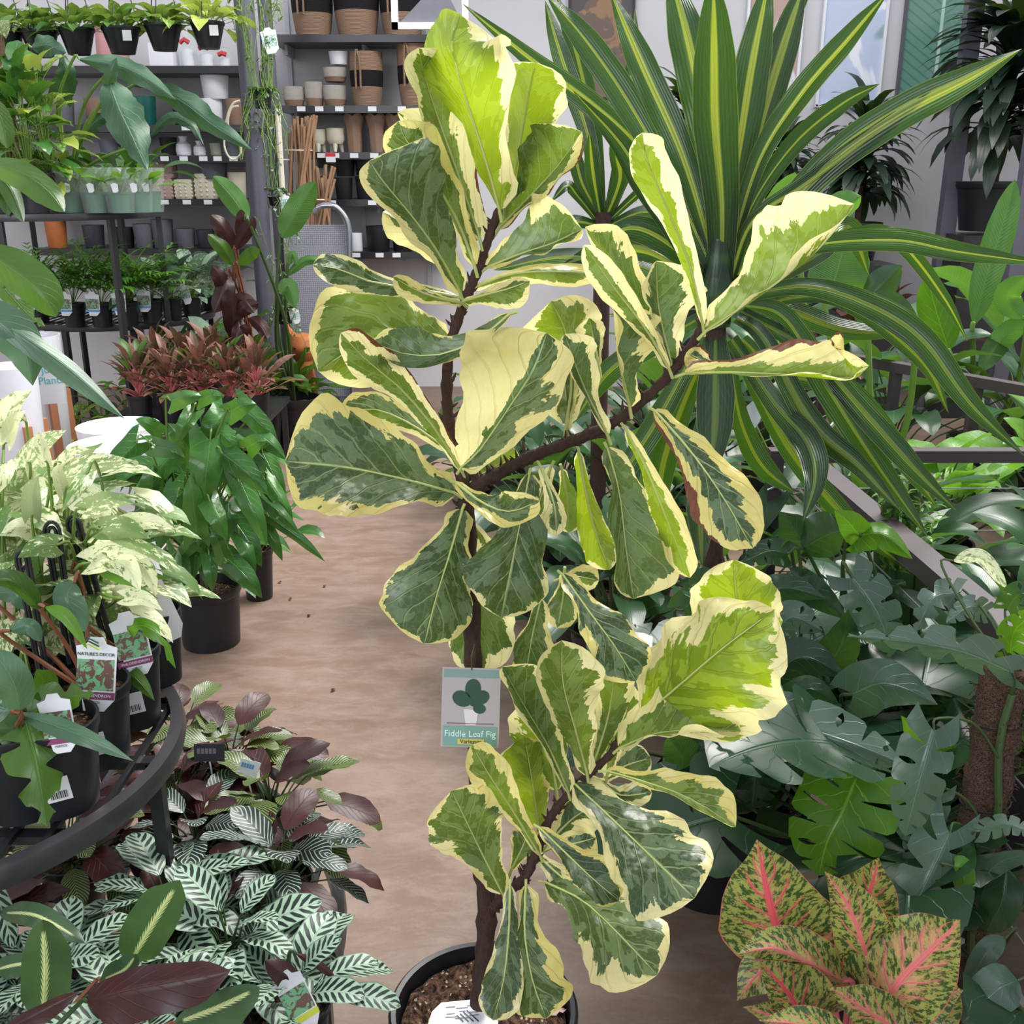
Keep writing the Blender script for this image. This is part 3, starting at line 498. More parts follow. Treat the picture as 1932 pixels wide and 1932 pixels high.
# leaves: pts (x, y, dY), seen half widths (left, right of the base-to-tip direction), lean of each edge, green share left/right, lime, brown, wave
FL = [
 # top cluster, back ones first
 ([(905,450,0),(885,390,.01),(845,275,.02),(815,190,.02),(797,130,.0),(790,90,-.02)], 38,64, -1,1, .55,.35, .25,.66, {'b':.35}),
 ([(892,430,.02),(868,375,.03),(830,310,.03),(790,255,.03),(750,212,.0)], 8,42, 1,1, .2,.32, .15,0, {}),
 ([(895,500,-.01),(868,425,-.02),(838,370,-.03),(800,305,-.04),(765,262,-.05),(752,228,-.05)], 30,50, 1,-1, .7,.45, .2,0, {}),
 ([(962,375,.03),(976,300,.04),(990,220,.05),(1003,150,.04),(1012,118,.02)], 42,72, 1,-1, .9,.95, .55,0, {'b':.25}),
 ([(942,430,.02),(1000,370,.02),(1055,310,.0),(1098,248,-.03)], 58,30, 1,-1, 1.1,.5, .15,.8, {'b':.3}),
 ([(918,505,.0),(985,478,-.01),(1045,458,-.02),(1098,432,-.04)], 64,22, 1,-1, .85,.45, .1,0, {'b':.3}),
 ([(942,395,-.02),(922,320,-.04),(895,235,-.05),(868,150,-.06),(852,80,-.05),(868,26,-.03)], 26,108, 1,-1, 1.3,.66, .8,0, {'b':.25,'rnd':.13}),
 ([(868,552,-.01),(822,470,-.05),(772,402,-.08),(722,342,-.1),(697,303,-.1)], 50,72, -1,1, .5,.95, .08,.0, {'b':.5}),
 ([(868,545,.02),(830,480,.03),(775,430,.03),(722,400,.02)], 34,16, 1,1, .2,.3, .1,0, {}),
 ([(890,545,.0),(960,518,.0),(1045,512,-.02),(1135,516,-.04)], 12,24, 1,1, .2,.55, .35,0, {}),
 ([(865,560,-.01),(790,546,-.04),(700,532,-.07),(640,508,-.09),(590,500,-.1)], 30,20, -1,1, .75,.8, .05,0, {'b':.2}),
 ([(872,572,-.02),(825,562,-.07),(780,545,-.1),(742,522,-.13)], 20,12, 1,1, .5,.35, .3,0, {}),
 ([(875,568,-.02),(915,556,-.06),(955,546,-.08),(1000,530,-.1)], 12,34, 1,1, .4,.7, .3,0, {}),
 # second tier
 ([(848,645,.0),(790,640,.0),(700,640,-.01),(600,700,-.05)], 60,102, 1,1, .65,.85, .3,.22, {'b':.3,'wf':7}),
 ([(1068,800,.02),(1078,720,.03),(1068,630,.03),(1040,568,.0)], 95,58, 1,1, .75,.7, .35,.2, {'wf':7}),
 ([(962,592,-.12),(905,638,-.1),(835,668,-.09),(765,668,-.09),(702,645,-.09)], 28,34, -1,1, .95,1.0, .05,0, {'b':.5}),
 ([(872,890,-.01),(818,805,-.06),(755,732,-.09),(692,680,-.12),(643,628,-.14)], 26,38, 1,-1, .85,.35, .2,.78, {}),
 ([(872,880,-.03),(905,850,-.05),(960,770,-.08),(1005,700,-.09),(1032,628,-.08)], 98,66, -1,-1, .02,.72, .03,0, {'b':.4,'rnd':.4}),
 ([(848,850,.01),(775,800,.02),(705,772,.02),(640,782,.0)], 30,28, 1,1, .45,.75, .2,0, {}),
 ([(858,930,-.02),(765,905,-.06),(655,882,-.09),(538,870,-.1)], 85,98, -1,1, .72,.82, .08,.12, {'b':.15,'rnd':.78,'wf':4}),
 ([(1072,812,.02),(1068,750,.03),(1060,680,.03)], 12,24, 1,1, .6,.4, .3,0, {}),
 ([(1146,820,-.02),(1108,745,-.04),(1082,680,-.05),(1066,630,-.05)], 14,36, -1,1, .8,.45, .03,0, {}),
 ([(1188,768,-.03),(1172,700,-.04),(1162,640,-.04),(1158,575,-.03)], 6,54, -1,1, .2,.8, .02,0, {'b':.3}),
 ([(1130,690,.03),(1120,640,.04),(1112,600,.03)], 26,20, 1,1, .55,.55, .1,0, {}),
 ([(1268,690,.0),(1250,620,.0),(1240,560,.0),(1238,492,-.01)], 26,66, -1,1, .55,.6, .02,0, {'rnd':.2}),
 ([(1240,650,.01),(1205,570,.02),(1150,490,.02),(1104,428,.0)], 6,46, 1,1, .5,.42, .15,0, {}),
 ([(1262,695,-.03),(1218,620,-.06),(1160,545,-.08),(1102,462,-.09)], 24,24, 1,-1, .65,.3, .15,0, {}),
 ([(1326,612,-.01),(1302,500,-.03),(1262,400,-.06),(1222,305,-.08),(1212,250,-.08)], 24,38, 1,-1, .85,.3, .5,0, {'rnd':.1}),
 ([(1332,625,-.01),(1400,580,-.02),(1470,530,-.03),(1545,470,-.05),(1612,385,-.07)], 84,8, 1,-1, .72,.6, .45,0, {'b':.3,'rnd':.16}),
 ([(1345,690,.01),(1325,680,0),(1295,665,-.02)], 20,20, 1,1, .2,.3, 0,.9, {}),
 ([(1292,705,-.02),(1380,703,-.04),(1500,708,-.06),(1600,715,-.08),(1640,690,-.09)], 56,10, 1,-1, .42,.8, .55,-.74, {'b':.3,'rnd':.9}),
 # lower side of the right branch
 ([(1235,775,-.01),(1300,848,-.03),(1362,935,-.06),(1420,1035,-.08)], 58,44, 1,-1, .5,.55, .03,.76, {'b':-.3}),
 ([(1180,808,-.01),(1222,890,-.03),(1262,990,-.05),(1302,1090,-.06)], 28,20, -1,1, .4,.85, .6,0, {}),
 ([(1092,852,.01),(1105,930,.02),(1125,1010,.03),(1150,1075,.03)], 22,30, 1,1, .95,1.1, .8,0, {}),
 ([(1145,845,-.01),(1168,930,-.02),(1180,1030,-.04),(1195,1130,-.05)], 74,36, 1,-1, .85,.95, .12,0, {'b':.3}),
 ([(1060,885,.03),(1070,940,.04),(1072,1005,.04)], 24,20, 1,1, .95,.85, .2,0, {}),
 ([(1040,880,.01),(1020,940,.0),(990,1010,-.01)], 26,26, 1,1, .4,.45, .1,0, {}),
 ([(1020,880,-.01),(1045,950,-.03),(1050,1010,-.05)], 16,22, 1,1, .4,.35, .05,0, {}),
 ([(998,895,-.02),(980,990,-.06),(962,1080,-.09),(945,1165,-.1)], 88,42, 1,-1, .88,1.0, .05,.12, {'b':-.4,'rnd':.35}),
 ([(872,962,-.02),(850,1040,-.05),(825,1120,-.08),(800,1215,-.1)], 72,72, 1,-1, .85,.9, .04,.12, {'b':-.35,'rnd':.62}),
 ([(960,1010,.02),(925,1090,.02),(905,1170,.01),(895,1270,.0)], 60,46, 1,1, .85,.95, .1,0, {}),
 ([(880,975,.01),(905,1010,.02),(925,1060,.02)], 14,14, 1,1, .4,.4, .1,0, {}),
 ([(860,910,-.03),(910,948,-.08),(962,965,-.11),(1018,945,-.13)], 22,34, 1,-1, .75,.5, .1,0, {'b':.5}),
 ([(900,900,.03),(935,880,.04),(975,850,.04)], 24,22, 1,1, .95,1, .7,0, {}),
 ([(1020,1130,.0),(1002,1210,-.01),(985,1322,-.03)], 46,30, 1,-1, .8,.9, .05,.12, {}),
 ([(1065,1080,.02),(1062,1130,.02),(1052,1185,.01)], 26,24, 1,1, .7,.7, .1,0, {}),
 ([(1062,1090,.03),(1090,1088,.03),(1130,1095,.03)], 22,18, 1,1, .35,.35, .2,0, {}),
 ([(1062,1085,-.01),(1112,1155,-.04),(1160,1220,-.06),(1200,1285,-.07)], 56,34, 1,-1, .8,.8, .04,0, {'b':-.3}),
 # lower branch
 ([(1395,1225,-.02),(1395,1170,-.03),(1388,1110,-.04),(1385,1056,-.04)], 76,66, 1,1, .6,.8, .85,0, {'rnd':.3,'shape':'oval'}),
 ([(1212,1352,-.04),(1285,1290,-.09),(1365,1222,-.12),(1462,1150,-.13)], 98,112, 1,-1, .62,.74, .92,0, {'b':-.25,'rnd':.12,'wf':7,'shape':'oval','wave':.1}),
 ([(1145,1465,.0),(1160,1380,.0),(1178,1280,.0)], 34,34, 1,1, .5,.6, .25,0, {}),
 ([(1118,1450,-.02),(1150,1340,-.02),(1165,1210,-.02)], 30,34, 1,1, .7,.75, .3,0, {}),
 ([(1050,1490,.01),(1035,1400,.01),(1020,1310,.0)], 60,44, 1,1, .9,.9, .4,0, {}),
 ([(1072,1495,-.05),(1035,1410,-.08),(985,1325,-.1),(948,1258,-.11)], 22,48, -1,1, .6,.85, .1,0, {'b':.3}),
 ([(1108,1462,-.05),(1085,1375,-.09),(1062,1290,-.11),(1060,1208,-.11)], 46,56, -1,1, .75,.75, .35,0, {'b':.3,'rnd':.15}),
 ([(1168,1412,-.05),(1235,1385,-.09),(1310,1378,-.12),(1398,1380,-.15)], 92,20, 1,-1, .62,.4, .5,0, {'b':.3,'rnd':.16}),
 ([(1140,1470,.02),(1180,1445,.02),(1228,1430,.02)], 26,24, 1,1, .8,.8, .1,0, {}),
 ([(1015,1560,.0),(1005,1480,.0),(990,1390,-.01)], 58,40, 1,1, .98,.95, .65,0, {'b':.2}),
 ([(1018,1612,-.05),(968,1530,-.08),(925,1465,-.1),(890,1405,-.11)], 24,38, 1,-1, .7,.55, .4,0, {'b':.2}),
 ([(948,1685,-.04),(912,1615,-.06),(880,1550,-.08),(852,1492,-.09)], 58,62, 1,-1, .78,.88, .2,0, {'b':.2,'rnd':.45}),
 ([(965,1640,-.02),(985,1600,-.02),(1000,1560,-.01)], 24,24, 1,1, .7,.6, .2,0, {}),
 ([(1035,1590,.0),(1080,1545,.01),(1120,1520,.01)], 40,36, 1,1, .25,.3, .02,.2, {}),
 ([(1040,1600,.02),(1090,1590,.02),(1125,1580,.02)], 30,36, 1,1, .4,.35, .02,.2, {}),
 ([(1145,1455,-.05),(1225,1478,-.07),(1305,1508,-.1),(1388,1560,-.12)], 36,16, 1,-1, .5,.8, .45,0, {'b':.3}),
 ([(1130,1470,.0),(1170,1500,-.01),(1230,1495,-.02)], 20,18, 1,1, .5,.5, .1,0, {}),
 ([(1085,1480,-.04),(1165,1555,-.08),(1238,1625,-.12),(1310,1695,-.15)], 92,68, 1,-1, .78,.78, .08,0, {'b':-.2,'rnd':.2}),
 ([(1030,1665,-.04),(1100,1700,-.08),(1170,1765,-.12),(1240,1840,-.15)], 74,66, 1,-1, .72,.74, .25,0, {'b':-.25,'rnd':.25}),
 ([(1010,1610,-.02),(1060,1655,-.04),(1120,1700,-.06)], 26,30, 1,1, .55,.5, .1,.2, {}),
 ([(1018,1562,-.07),(1070,1612,-.11),(1115,1655,-.14),(1168,1700,-.16)], 36,30, 1,-1, .66,.7, .02,0, {'b':.2}),
 ([(962,1672,-.06),(960,1760,-.1),(950,1850,-.13),(930,1925,-.15)], 34,32, 1,1, .85,.85, .1,0, {'b':.2}),
 ([(992,1672,-.07),(990,1760,-.11),(1005,1850,-.14),(1030,1922,-.16)], 64,28, -1,1, .6,.8, .12,0, {'b':.2,'rnd':.7}),
]
for L_ in FL:
    pts, wl, wr, sl, sr, gl, gr, lime, br, o = L_
    P = [(x, y, FY+dy) for x, y, dy in pts]
    mb = MB(); C = pxleaf(mb, P, wl*1.22, wr*1.22, sl, sr, tint=(.5, gr, lime, br), tl=gl, bow=o.get('b', .15), wave=o.get('wave', .09), wfreq=o.get('wf', 5), rag=.06, shape=o.get('shape', 'fiddle'), rnd=o.get('rnd'))
    a, b = Vector(C[0]), Vector(C[1]); d = (a-b).normalized(); bk = a+d*.012+Vector((0, 0, -.004))
    rib = [bk]+[Vector(C[i]) for i in range(0, 22, 3)]
    lf = mb.build('leaf', M['fig'], fig, ang=180)
    MB().tube(rib, np.linspace(.0022, .0005, len(rib)), 6).build('midrib', M['fmid'], lf)
# hanging picture card
sy = FY-.06
ct = PY(888, 1335, sy); mp = mpp(ct)
sg = thing('plant_sign', ct, 'translucent pale green picture card hanging from the fig over the floor', 'sign')
def card_m(c, tilt=0.0, yaw=0.0, roll=0.0): return Matrix.Translation(c) @ Matrix.Rotation(yaw, 4, 'Z') @ Matrix.Rotation(math.pi/2-tilt, 4, 'X') @ Matrix.Rotation(roll, 4, 'Z')
CM = card_m(ct, .25, 0, -.03)
def pm(M4, w, h, x, y, z=0.0, th=.0006):      # thin card piece in card coordinates
    m = MB(); v = [(x-w/2, y-h/2, z), (x+w/2, y-h/2, z), (x+w/2, y+h/2, z), (x-w/2, y+h/2, z)]; v = v+[(a, b, c+th) for a, b, c in v]
    m.add([list(M4 @ Vector(q)) for q in v], [[3, 2, 1, 0], [4, 5, 6, 7], [0, 1, 5, 4], [1, 2, 6, 5], [2, 3, 7, 6], [3, 0, 4, 7]]); return m
def polyc(M4, pts, z, th=.0004):
    m = MB(); n = len(pts); v = [(x, y, z+th) for x, y in pts]; cx = sum(p[0] for p in pts)/n; cy = sum(p[1] for p in pts)/n; v.append((cx, cy, z+th))
    m.add([list(M4 @ Vector(q)) for q in v], None, [[i, (i+1) % n, n] for i in range(n)]); return m
cw, chh = 110*mp, 152*mp
pm(CM, cw, chh, 0, 0).build('card', flat('card_grey_photo', lin(166, 158, 158), .35), sg, smooth=False)
gm = flat('card_teal_band', lin(112, 150, 140), .35)
pm(CM, cw*.92, chh*.25, 0, -chh*.36, .0008).build('caption_band', gm, sg, smooth=False); pm(CM, cw*.94, chh*.1, 0, chh*.43, .0008).build('top_band', flat('card_teal_top', lin(118, 142, 138), .35), sg, smooth=False)
dg = flat('picture_dark_green', lin(24, 66, 44), .4)
for x, y, a, s in ((.0, .06, 2.7, .34), (.02, .12, 1.5, .34), (.04, .08, .5, .3), (.02, .02, 1.2, .24), (.04, .0, -.1, .22)):
    pts = [((x*cw+s*cw*(.5+.5*math.cos(t))*math.cos(a)-s*cw*.4*math.sin(t)*math.sin(a)), (y*chh+s*cw*(.5+.5*math.cos(t))*math.sin(a)+s*cw*.4*math.sin(t)*math.cos(a))) for t in np.linspace(0, 6.28, 18)[:-1]]
    polyc(CM, pts, .001+.0001*s).build('printed_leaf', dg, sg, smooth=False)
polyc(CM, [(-.12*cw, -.02*chh), (.14*cw, -.02*chh), (.1*cw, -.22*chh), (-.08*cw, -.22*chh)], .001).build('printed_pot', flat('printed_pot', lin(206, 200, 200), .4), sg, smooth=False)
pm(CM, cw*.8, chh*.012, 0, -chh*.2, .0009).build('printed_bench', flat('printed_bench', lin(120, 100, 100), .4), sg, smooth=False)
wt = flat('white_print', lin(206, 226, 220), .5)
text('Fiddle Leaf Fig', cw*.155, wt, sg, CM @ Matrix.Translation((0, -chh*.33, .0016)), 'lettering')
pm(CM, cw*.46, chh*.07, cw*.02, -chh*.425, .0018).build('sticker', flat('yellow_sticker', lin(190, 180, 90), .6), sg, smooth=False)
text('Variegata', cw*.1, M['black'], sg, CM @ Matrix.Translation((cw*.02, -chh*.425, .0026)), 'handwriting', sx=1.0)
hk = CM @ Vector((0, chh*.47, .001)); MB().tube([hk, hk+Vector((0, 0, .02)), PY(895, 1215, FY-.02)], .0008, 6).build('string', M['stemd'], sg)
# plant passport paper lying on the soil
p0 = PZ(866, 1922, PZR-.012)
pp = thing('paper_tag', p0, 'white printed paper care sheet lying on the soil of the fig pot', 'paper')
PM = Matrix.Translation(p0) @ Matrix.Rotation(.1, 4, 'Z') @ Matrix.Rotation(.12, 4, 'X')
mpq = mpp(p0)
polyc(PM, [(-75*mpq, -60*mpq), (75*mpq, -60*mpq), (72*mpq, -5*mpq), (45*mpq, 40*mpq), (-32*mpq, 38*mpq), (-50*mpq, 20*mpq)], 0, .0005).build('sheet', M['card'], pp, smooth=False)
gt = flat('grey_print', lin(120, 110, 120), .6)
for i in range(9): pm(PM, (10+RNG.random()*22)*mpq, 1.6*mpq, (-15+(i % 3)*22)*mpq, (26-(i//3)*11-(i % 2)*4)*mpq, .0012, .0002).build('printed_line', gt, pp, smooth=False)
for i in range(4): pm(PM @ Matrix.Rotation(-.9, 4, 'Z'), (34-5*i)*mpq, 2.2*mpq, (14-4*i)*mpq, (22-7*i)*mpq, .0014, .0002).build('printed_heading', M['potgrey'], pp, smooth=False)
q = PZ(1040, 1915, PZR-.02); m = MB(); leaf3(m, q, .6, .3, .03, .022, droop=1.2, bow=.6, nt=8, ns=3, wave=.3); solo(m, 'fallen_petal', M['blush'], 'crumpled pink scrap lying on the soil at the right of the fig pot', 'petal')
# ---------------------------------------------------------------- plant generators
def potparts(th, c, r, h, mat='pot', soil=True, taper=.8, rim=True):
    x, y, z = c
    pr = [(0, z+.002), (r*taper*.96, z+.002), (r*taper, z), (r*.97, z+h*.86), (r*1.0, z+h*.86), (r*1.03, z+h*.9), (r*1.03, z+h), (r*.96, z+h), (r*.93, z+h*.88), (r*.9, z+h*.8)] if rim else [(0, z+.002), (r*taper, z), (r, z+h), (r*.94, z+h), (r*.9, z+h*.8)]
    MB().lathe([(a, b-z) for a, b in pr], (x, y, z), 28).build('pot', M[mat], th)
    if soil: MB().lathe([(r*.93, h*.84), (r*.5, h*.87), (0, h*.86)], (x, y, z), 24).build('soil', M['soil'], th)
def clump(name, label, cat, loc, mat, shape='oval', n=14, L=.12, Wd=.06, pet=.1, el=(1.35, .35), droop=1.0, lel=-.3, pot=(.06, .1), potmat='pot', group=None, split=False, seed=1, petm='stem', pr=.0016, nt=9, ns=2, fold=.12, wave=.06, jit=.35, tint=(.5, .5, .5, 1), tv=.15, az0=None, azr=6.2832, mat2=None, rad=.02, rag=0., stemh=0.0, bow=.12):
    R_ = random.Random(seed); th = thing(name, loc, label, cat, group); x, y, z = loc
    if pot: potparts(th, loc, pot[0], pot[1], potmat)
    z0 = z+(pot[1]*.85 if pot else 0); fm = MB(); fm2 = MB(); pm_ = MB()
    for i in range(n):
        u = (i+.5)/n; az = (i*2.39996+R_.uniform(-jit, jit)) % 6.2832
        if azr < 6.28: az = az0+(az/6.2832-.5)*azr
        e = el[0]+(el[1]-el[0])*u+R_.uniform(-.12, .12); pl = pet*R_.uniform(.6, 1.1)*(.75+.35*u); r0 = rad*u
        b = Vector((x+r0*math.cos(az), y+r0*math.sin(az), z0+stemh*(1-u)*R_.uniform(.5, 1)))
        d1 = Vector((math.cos(az)*math.cos(e), math.sin(az)*math.cos(e), math.sin(e))); e2 = e-.25; d2 = Vector((math.cos(az)*math.cos(e2), math.sin(az)*math.cos(e2), math.sin(e2)))
        p1 = b+d1*pl*.5; p2 = p1+d2*pl*.5
        if stemh: pm_.tube([Vector((x, y, z0)), b], pr*1.5, 5, cap=False)
        s = R_.uniform(.7, 1.1); tn = (tint[0], min(1, max(0, tint[1]+R_.uniform(-tv, tv))), tint[2], 1)
        kw = dict(droop=droop*R_.uniform(.7, 1.3), shape=shape, nt=nt, ns=ns, fold=fold, wave=wave, roll=R_.uniform(-.35, .35), tint=tn, rag=rag, rnd=R_.random(), bow=bow)
        if split:
            m1 = MB(); leaf3(m1, p2, az, e+lel, L*s, Wd*s, **kw); o = m1.build('leaf', M[mat2] if (mat2 and i % 3 == 0) else M[mat], th, ang=180)
            MB().tube([b, p1, p2], [pr*1.2, pr, pr*.8], 6, cap=False).build('petiole', M[petm], o)
        else:
            leaf3(fm2 if (mat2 and i % 3 == 0) else fm, p2, az, e+lel, L*s, Wd*s, **kw); pm_.tube([b, p1, p2], [pr*1.2, pr, pr*.8], 5, cap=False)
    if not split:
        fm.build('foliage', M[mat], th, ang=180)
        if fm2.n: fm2.build('foliage', M[mat2], th, ang=180)
    if pm_.n: pm_.build('stems', M[petm], th)
    return th
def hero(th, specs, mat, shape, root=None, petm='stem', pr=.002, wave=.06, rag=0., nt=18, ns=4, bow=.12, tint=(.5, .5, .5, 1), name='leaf', tip=None, full=None, petname='petiole'):
    """specs: (pts[(px,py,Y)], wl, wr[, dict])"""
    for sp in specs:
        pts, wl, wr = sp[:3]; o = sp[3] if len(sp) > 3 else {}
        mb = MB(); C = pxleaf(mb, pts, wl, wr, o.get('sl', 1), o.get('sr', 1), full=o.get('full', full), shape=o.get('shape', shape), nt=o.get('nt', nt), ns=ns, wave=o.get('wave', wave), bow=o.get('b', bow), rag=rag, tint=o.get('tint', tint), rnd=o.get('rnd'))
        lf = mb.build(name, M[o.get('mat', mat)], th, ang=180)
        rt = o.get('root', root)
        if rt is not None:
            rt = Vector(rt); a = Vector(C[0]); d = (Vector(C[0])-Vector(C[1])).normalized(); L_ = (a-rt).length
            pts2 = cr([rt, rt.lerp(a+d*L_*.25, .5)+Vector((0, 0, L_*.08)), a+d*min(.03, L_*.1), a], 12)
            MB().tube(pts2, np.linspace(pr*1.3, pr*.8, 12), 6).build(petname, M[petm], lf)
def tagcard(th, c, w, h, yaw=0., tilt=.15, roll=0., colr='card', band=None, pic=True, name='care_tag', words=None, stake=True):
    M4 = Matrix.Translation(c) @ Matrix.Rotation(yaw, 4, 'Z') @ Matrix.Rotation(math.pi/2-tilt, 4, 'X') @ Matrix.Rotation(roll, 4, 'Z')
    t = polyc(M4, [(-w*.25, -h/2), (w*.25, -h/2), (w/2, -h*.34), (w/2, h*.37), (w*.24, h*.41), (w*.16, h/2), (-w*.16, h/2), (-w*.24, h*.41), (-w/2, h*.37)], 0, .0004); t.q = []
    n = 9; v = t.v[0]; bk = v.copy(); nrm = np.array(M4.to_3x3() @ Vector((0, 0, 1))); bk = bk-nrm*.0008; t.add(bk, None, [[(i+1) % n, i, n] for i in range(n)])
    o = t.build(name, M[colr], th, smooth=False)
    if pic:
        b = pm(M4, w*.9, h*.42, 0, -h*.01, .0008, .0002); b.build('printed_picture', M['tagpic'] if not band else M['tagpic2'], o, smooth=False)
    if band: pm(M4, w, h*.1, 0, -h*.29, .001, .0002).build('printed_band', M[band], o, smooth=False)
    if words:
        for s, sz, yy, mm in words: text(s, sz, M[mm], o, M4 @ Matrix.Translation((0, yy*h, .0016)))
    return o
def picmat(name, bgc, fc):
    k = NT(name); tc = k.new('ShaderNodeTexCoord').outputs['Object']; n = k.noise(tc, 75, 3, .6, 1.5); return k.out(k.bsdf(k.mix(k.step(n, .47, .53), bgc, fc), .35).outputs[0])
M['tagpic'] = picmat('printed_plant_picture', lin(196, 214, 226), lin(120, 156, 130)); M['tagpic2'] = picmat('printed_leaf_picture', lin(110, 78, 72), lin(116, 176, 132))
M['tagblue'] = flat('blue_tag_print', lin(96, 150, 204)); M['magenta'] = flat('magenta_band', lin(128, 52, 100)); M['tagteal'] = flat('teal_print', lin(80, 176, 176)); M['lime_p'] = flat('lime_print', lin(196, 206, 70)); M['navy'] = flat('dark_green_print', lin(34, 74, 62)); M['greyp'] = flat('grey_print_mark', lin(136, 132, 142))
# ---------------------------------------------------------------- wall shelving and stock
SF = WY+1.0-.42 if False else 7.25
def wshelf(x0, x1, py, label, tickets=()):
    a = PY(x0, py, SF); b = PY(x1, py, SF); z = a.z; th = thing('wall_shelf', ((a.x+b.x)/2, WY-.02, z-.03), label, 'shelf', )
    MB().box(((a.x+b.x)/2, (SF+WY)/2, z-.015), (b.x-a.x, WY-SF, .03)).box(((a.x+b.x)/2, SF-.004, z-.02), (b.x-a.x, .008, .045)).build('shelf_board', M['metal'], th, smooth=False)
    for q in np.linspace(a.x+.08, b.x-.08, 3): MB().box((q, WY-.13, z-.06), (.02, .25, .07)).build('bracket', M['strip'], th, smooth=False)
    for t in tickets:
        p = PY(t, py, SF-.012); MB().box((p.x, SF-.012, z-.018), (.055, .004, .03)).build('price_ticket', M['card'], th, smooth=False)
    return z
zc = [wshelf(500, 850, 66, 'top wall shelf of the centre bay, carrying the big two-tone baskets'),
      wshelf(520, 850, 200, 'second wall shelf of the centre bay, with cream pots and a striped basket', (568, 602, 640, 702, 758)),
      wshelf(560, 850, 288, 'third wall shelf of the centre bay, with kraft paper pots', (606, 632, 668, 706, 746)),
      wshelf(560, 850, 377, 'fourth wall shelf of the centre bay, with stacked black pots', (626, 702, 730)),
      wshelf(640, 850, 476, 'lowest wall shelf of the centre bay, with a black and a white pot', (672, 716, 748))]
zl = [wshelf(-40, 470, 125, 'upper wall shelf of the left bay, with wrapped gifts on it'),
      wshelf(-40, 470, 236, 'second wall shelf of the left bay, with white marbled pots', (350, 405)),
      wshelf(-40, 470, 294, 'third wall shelf of the left bay, with small white vases', (310, 346, 383, 410, 440)),
      wshelf(-40, 470, 376, 'lowest wall shelf of the left bay, with knobbly cube pots', (310, 352, 392, 430))]
zlow = wshelf(60, 470, 470, 'low grey ledge below the left bay, behind the small palms')
for x in (545, 672, 800):
    p = PY(x, 100, WY-.02); tagp(MB().box((p.x, WY-.012, 1.75), (.03, .02, 2.0)).build('slotted_upright', M['strip']), 'pale slotted shelf upright %s' % {545: 'beside the second post, behind the cream pots', 672: 'left of the striped basket with handles', 800: 'behind the right-hand striped basket'}[x], 'shelf upright')
IY = 7.38
def stock(name, px, z, wpx, hpx, build, label, cat, group=None, Y=None):
    Y = Y or IY; p = PY(px, 200, Y); k = (Y*math.cos(TH))/FPX*1.0; dpt = depth((0, Y, z)); k = dpt/FPX; r = wpx*k/2; h = hpx*k*1.03
    th = thing(name, (p.x*dpt/depth(p), Y, z+.001), label, cat, group); build(th, th.location.x, Y, z+.001, r, h); return th
def cylpot(mat, taper=.85, sq=0., rim=False):
    def f(th, x, y, z, r, h):
        r = min(r, .2); MB().lathe([(0, .003), (r*taper*.97, 0), (r*taper, .003), (r, h*.97), (r, h), (r*.93, h), (r*.88, h*.6), (0, h*.6)], (x, y, z), 28, sq=sq).build('body', M[mat], th)
    return f
def twotone(bands, handles=True):
    def f(th, x, y, z, r, h):
        r = min(r, .19); z0 = 0
        prof = lambda q: r*(.8+.2*math.sin(min(1, q*1.6)*1.57))
        for q0, q1, mt in bands:
            qs = np.linspace(q0, q1, 5); P = [(prof(q), q*h) for q in qs]
            if q0 == 0: P = [(0, .003)]+P
            if q1 == 1: P = P+[(r*.93, h), (r*.9, h*.5)]
            MB().lathe(P, (x, y, z), 32).build('woven_band', M[mt], th)
        if handles:
            for s in ((-.6, .6) if handles == 2 else (-1,)):
                a = [(x+s*r*.42-r*.18*s, y-r*1.0, z+h*.32), (x+s*r*.42-r*.18*s, y-r*1.03, z+h*.75), (x+s*r*.42, y-r*.98, z+h*1.03), (x+s*r*.42+r*.1*s, y-r*1.0, z+h*.75), (x+s*r*.42+r*.1*s, y-r*.98, z+h*.32)]
                MB().tube(cr(a, 16), .007, 6).build('handle', M['seagrass'], th)
    return f
def legpot(mat):
    def f(th, x, y, z, r, h):
        MB().lathe([(0, h*.34), (r*.75, h*.36), (r, h*.55), (r, h), (r*.9, h), (r*.88, h*.6), (0, h*.6)], (x, y, z), 24).build('bowl', M[mat], th)
        for a in (.5, 2.6, 4.7): MB().tube([(x+r*.5*math.cos(a), y+r*.5*math.sin(a), z+h*.4), (x+r*.72*math.cos(a), y+r*.72*math.sin(a), z+.004)], [.018, .011], 8).build('leg', M[mat], th)
    return f
def vase(mat):
    def f(th, x, y, z, r, h): MB().lathe([(0, .002), (r*.9, 0), (r, h*.25), (r*.9, h*.6), (r*.45, h*.75), (r*.45, h*.85), (r*.6, h), (r*.5, h), (r*.35, h*.8), (0, h*.75)], (x, y, z), 24).build('body', M[mat], th)
    return f
def knob(mat):
    def f(th, x, y, z, r, h):
        MB().lathe([(0, .002), (r*.88, 0), (r*.94, h*.1), (r*.94, h*.97), (r*.85, h), (r*.8, h*.7), (0, h*.7)], (x, y, z), 32, sq=.55).build('body', M[mat], th)
        mb = MB(); 
        for a in np.linspace(math.pi+.2, 2*math.pi-.2, 6):
            for q in (.14, .32, .5, .68, .86):
                k = 1/max(abs(math.cos(a)), abs(math.sin(a))); k = 1+(k-1)*.55; mb.lathe([(r*.12, 0), (r*.1, r*.05), (0, r*.1)], (0, 0, 0), 8); v = mb.v[-1]; Rm = np.array(Vector((math.cos(a), math.sin(a), 0)).to_track_quat('Z', 'Y').to_matrix()); mb.v[-1] = v @ Rm.T+np.array([x+r*.94*k*math.cos(a), y+r*.94*k*math.sin(a), z+h*q])
        mb.build('raised_knobs', M[mat], th)['kind'] = 'stuff'
    return f
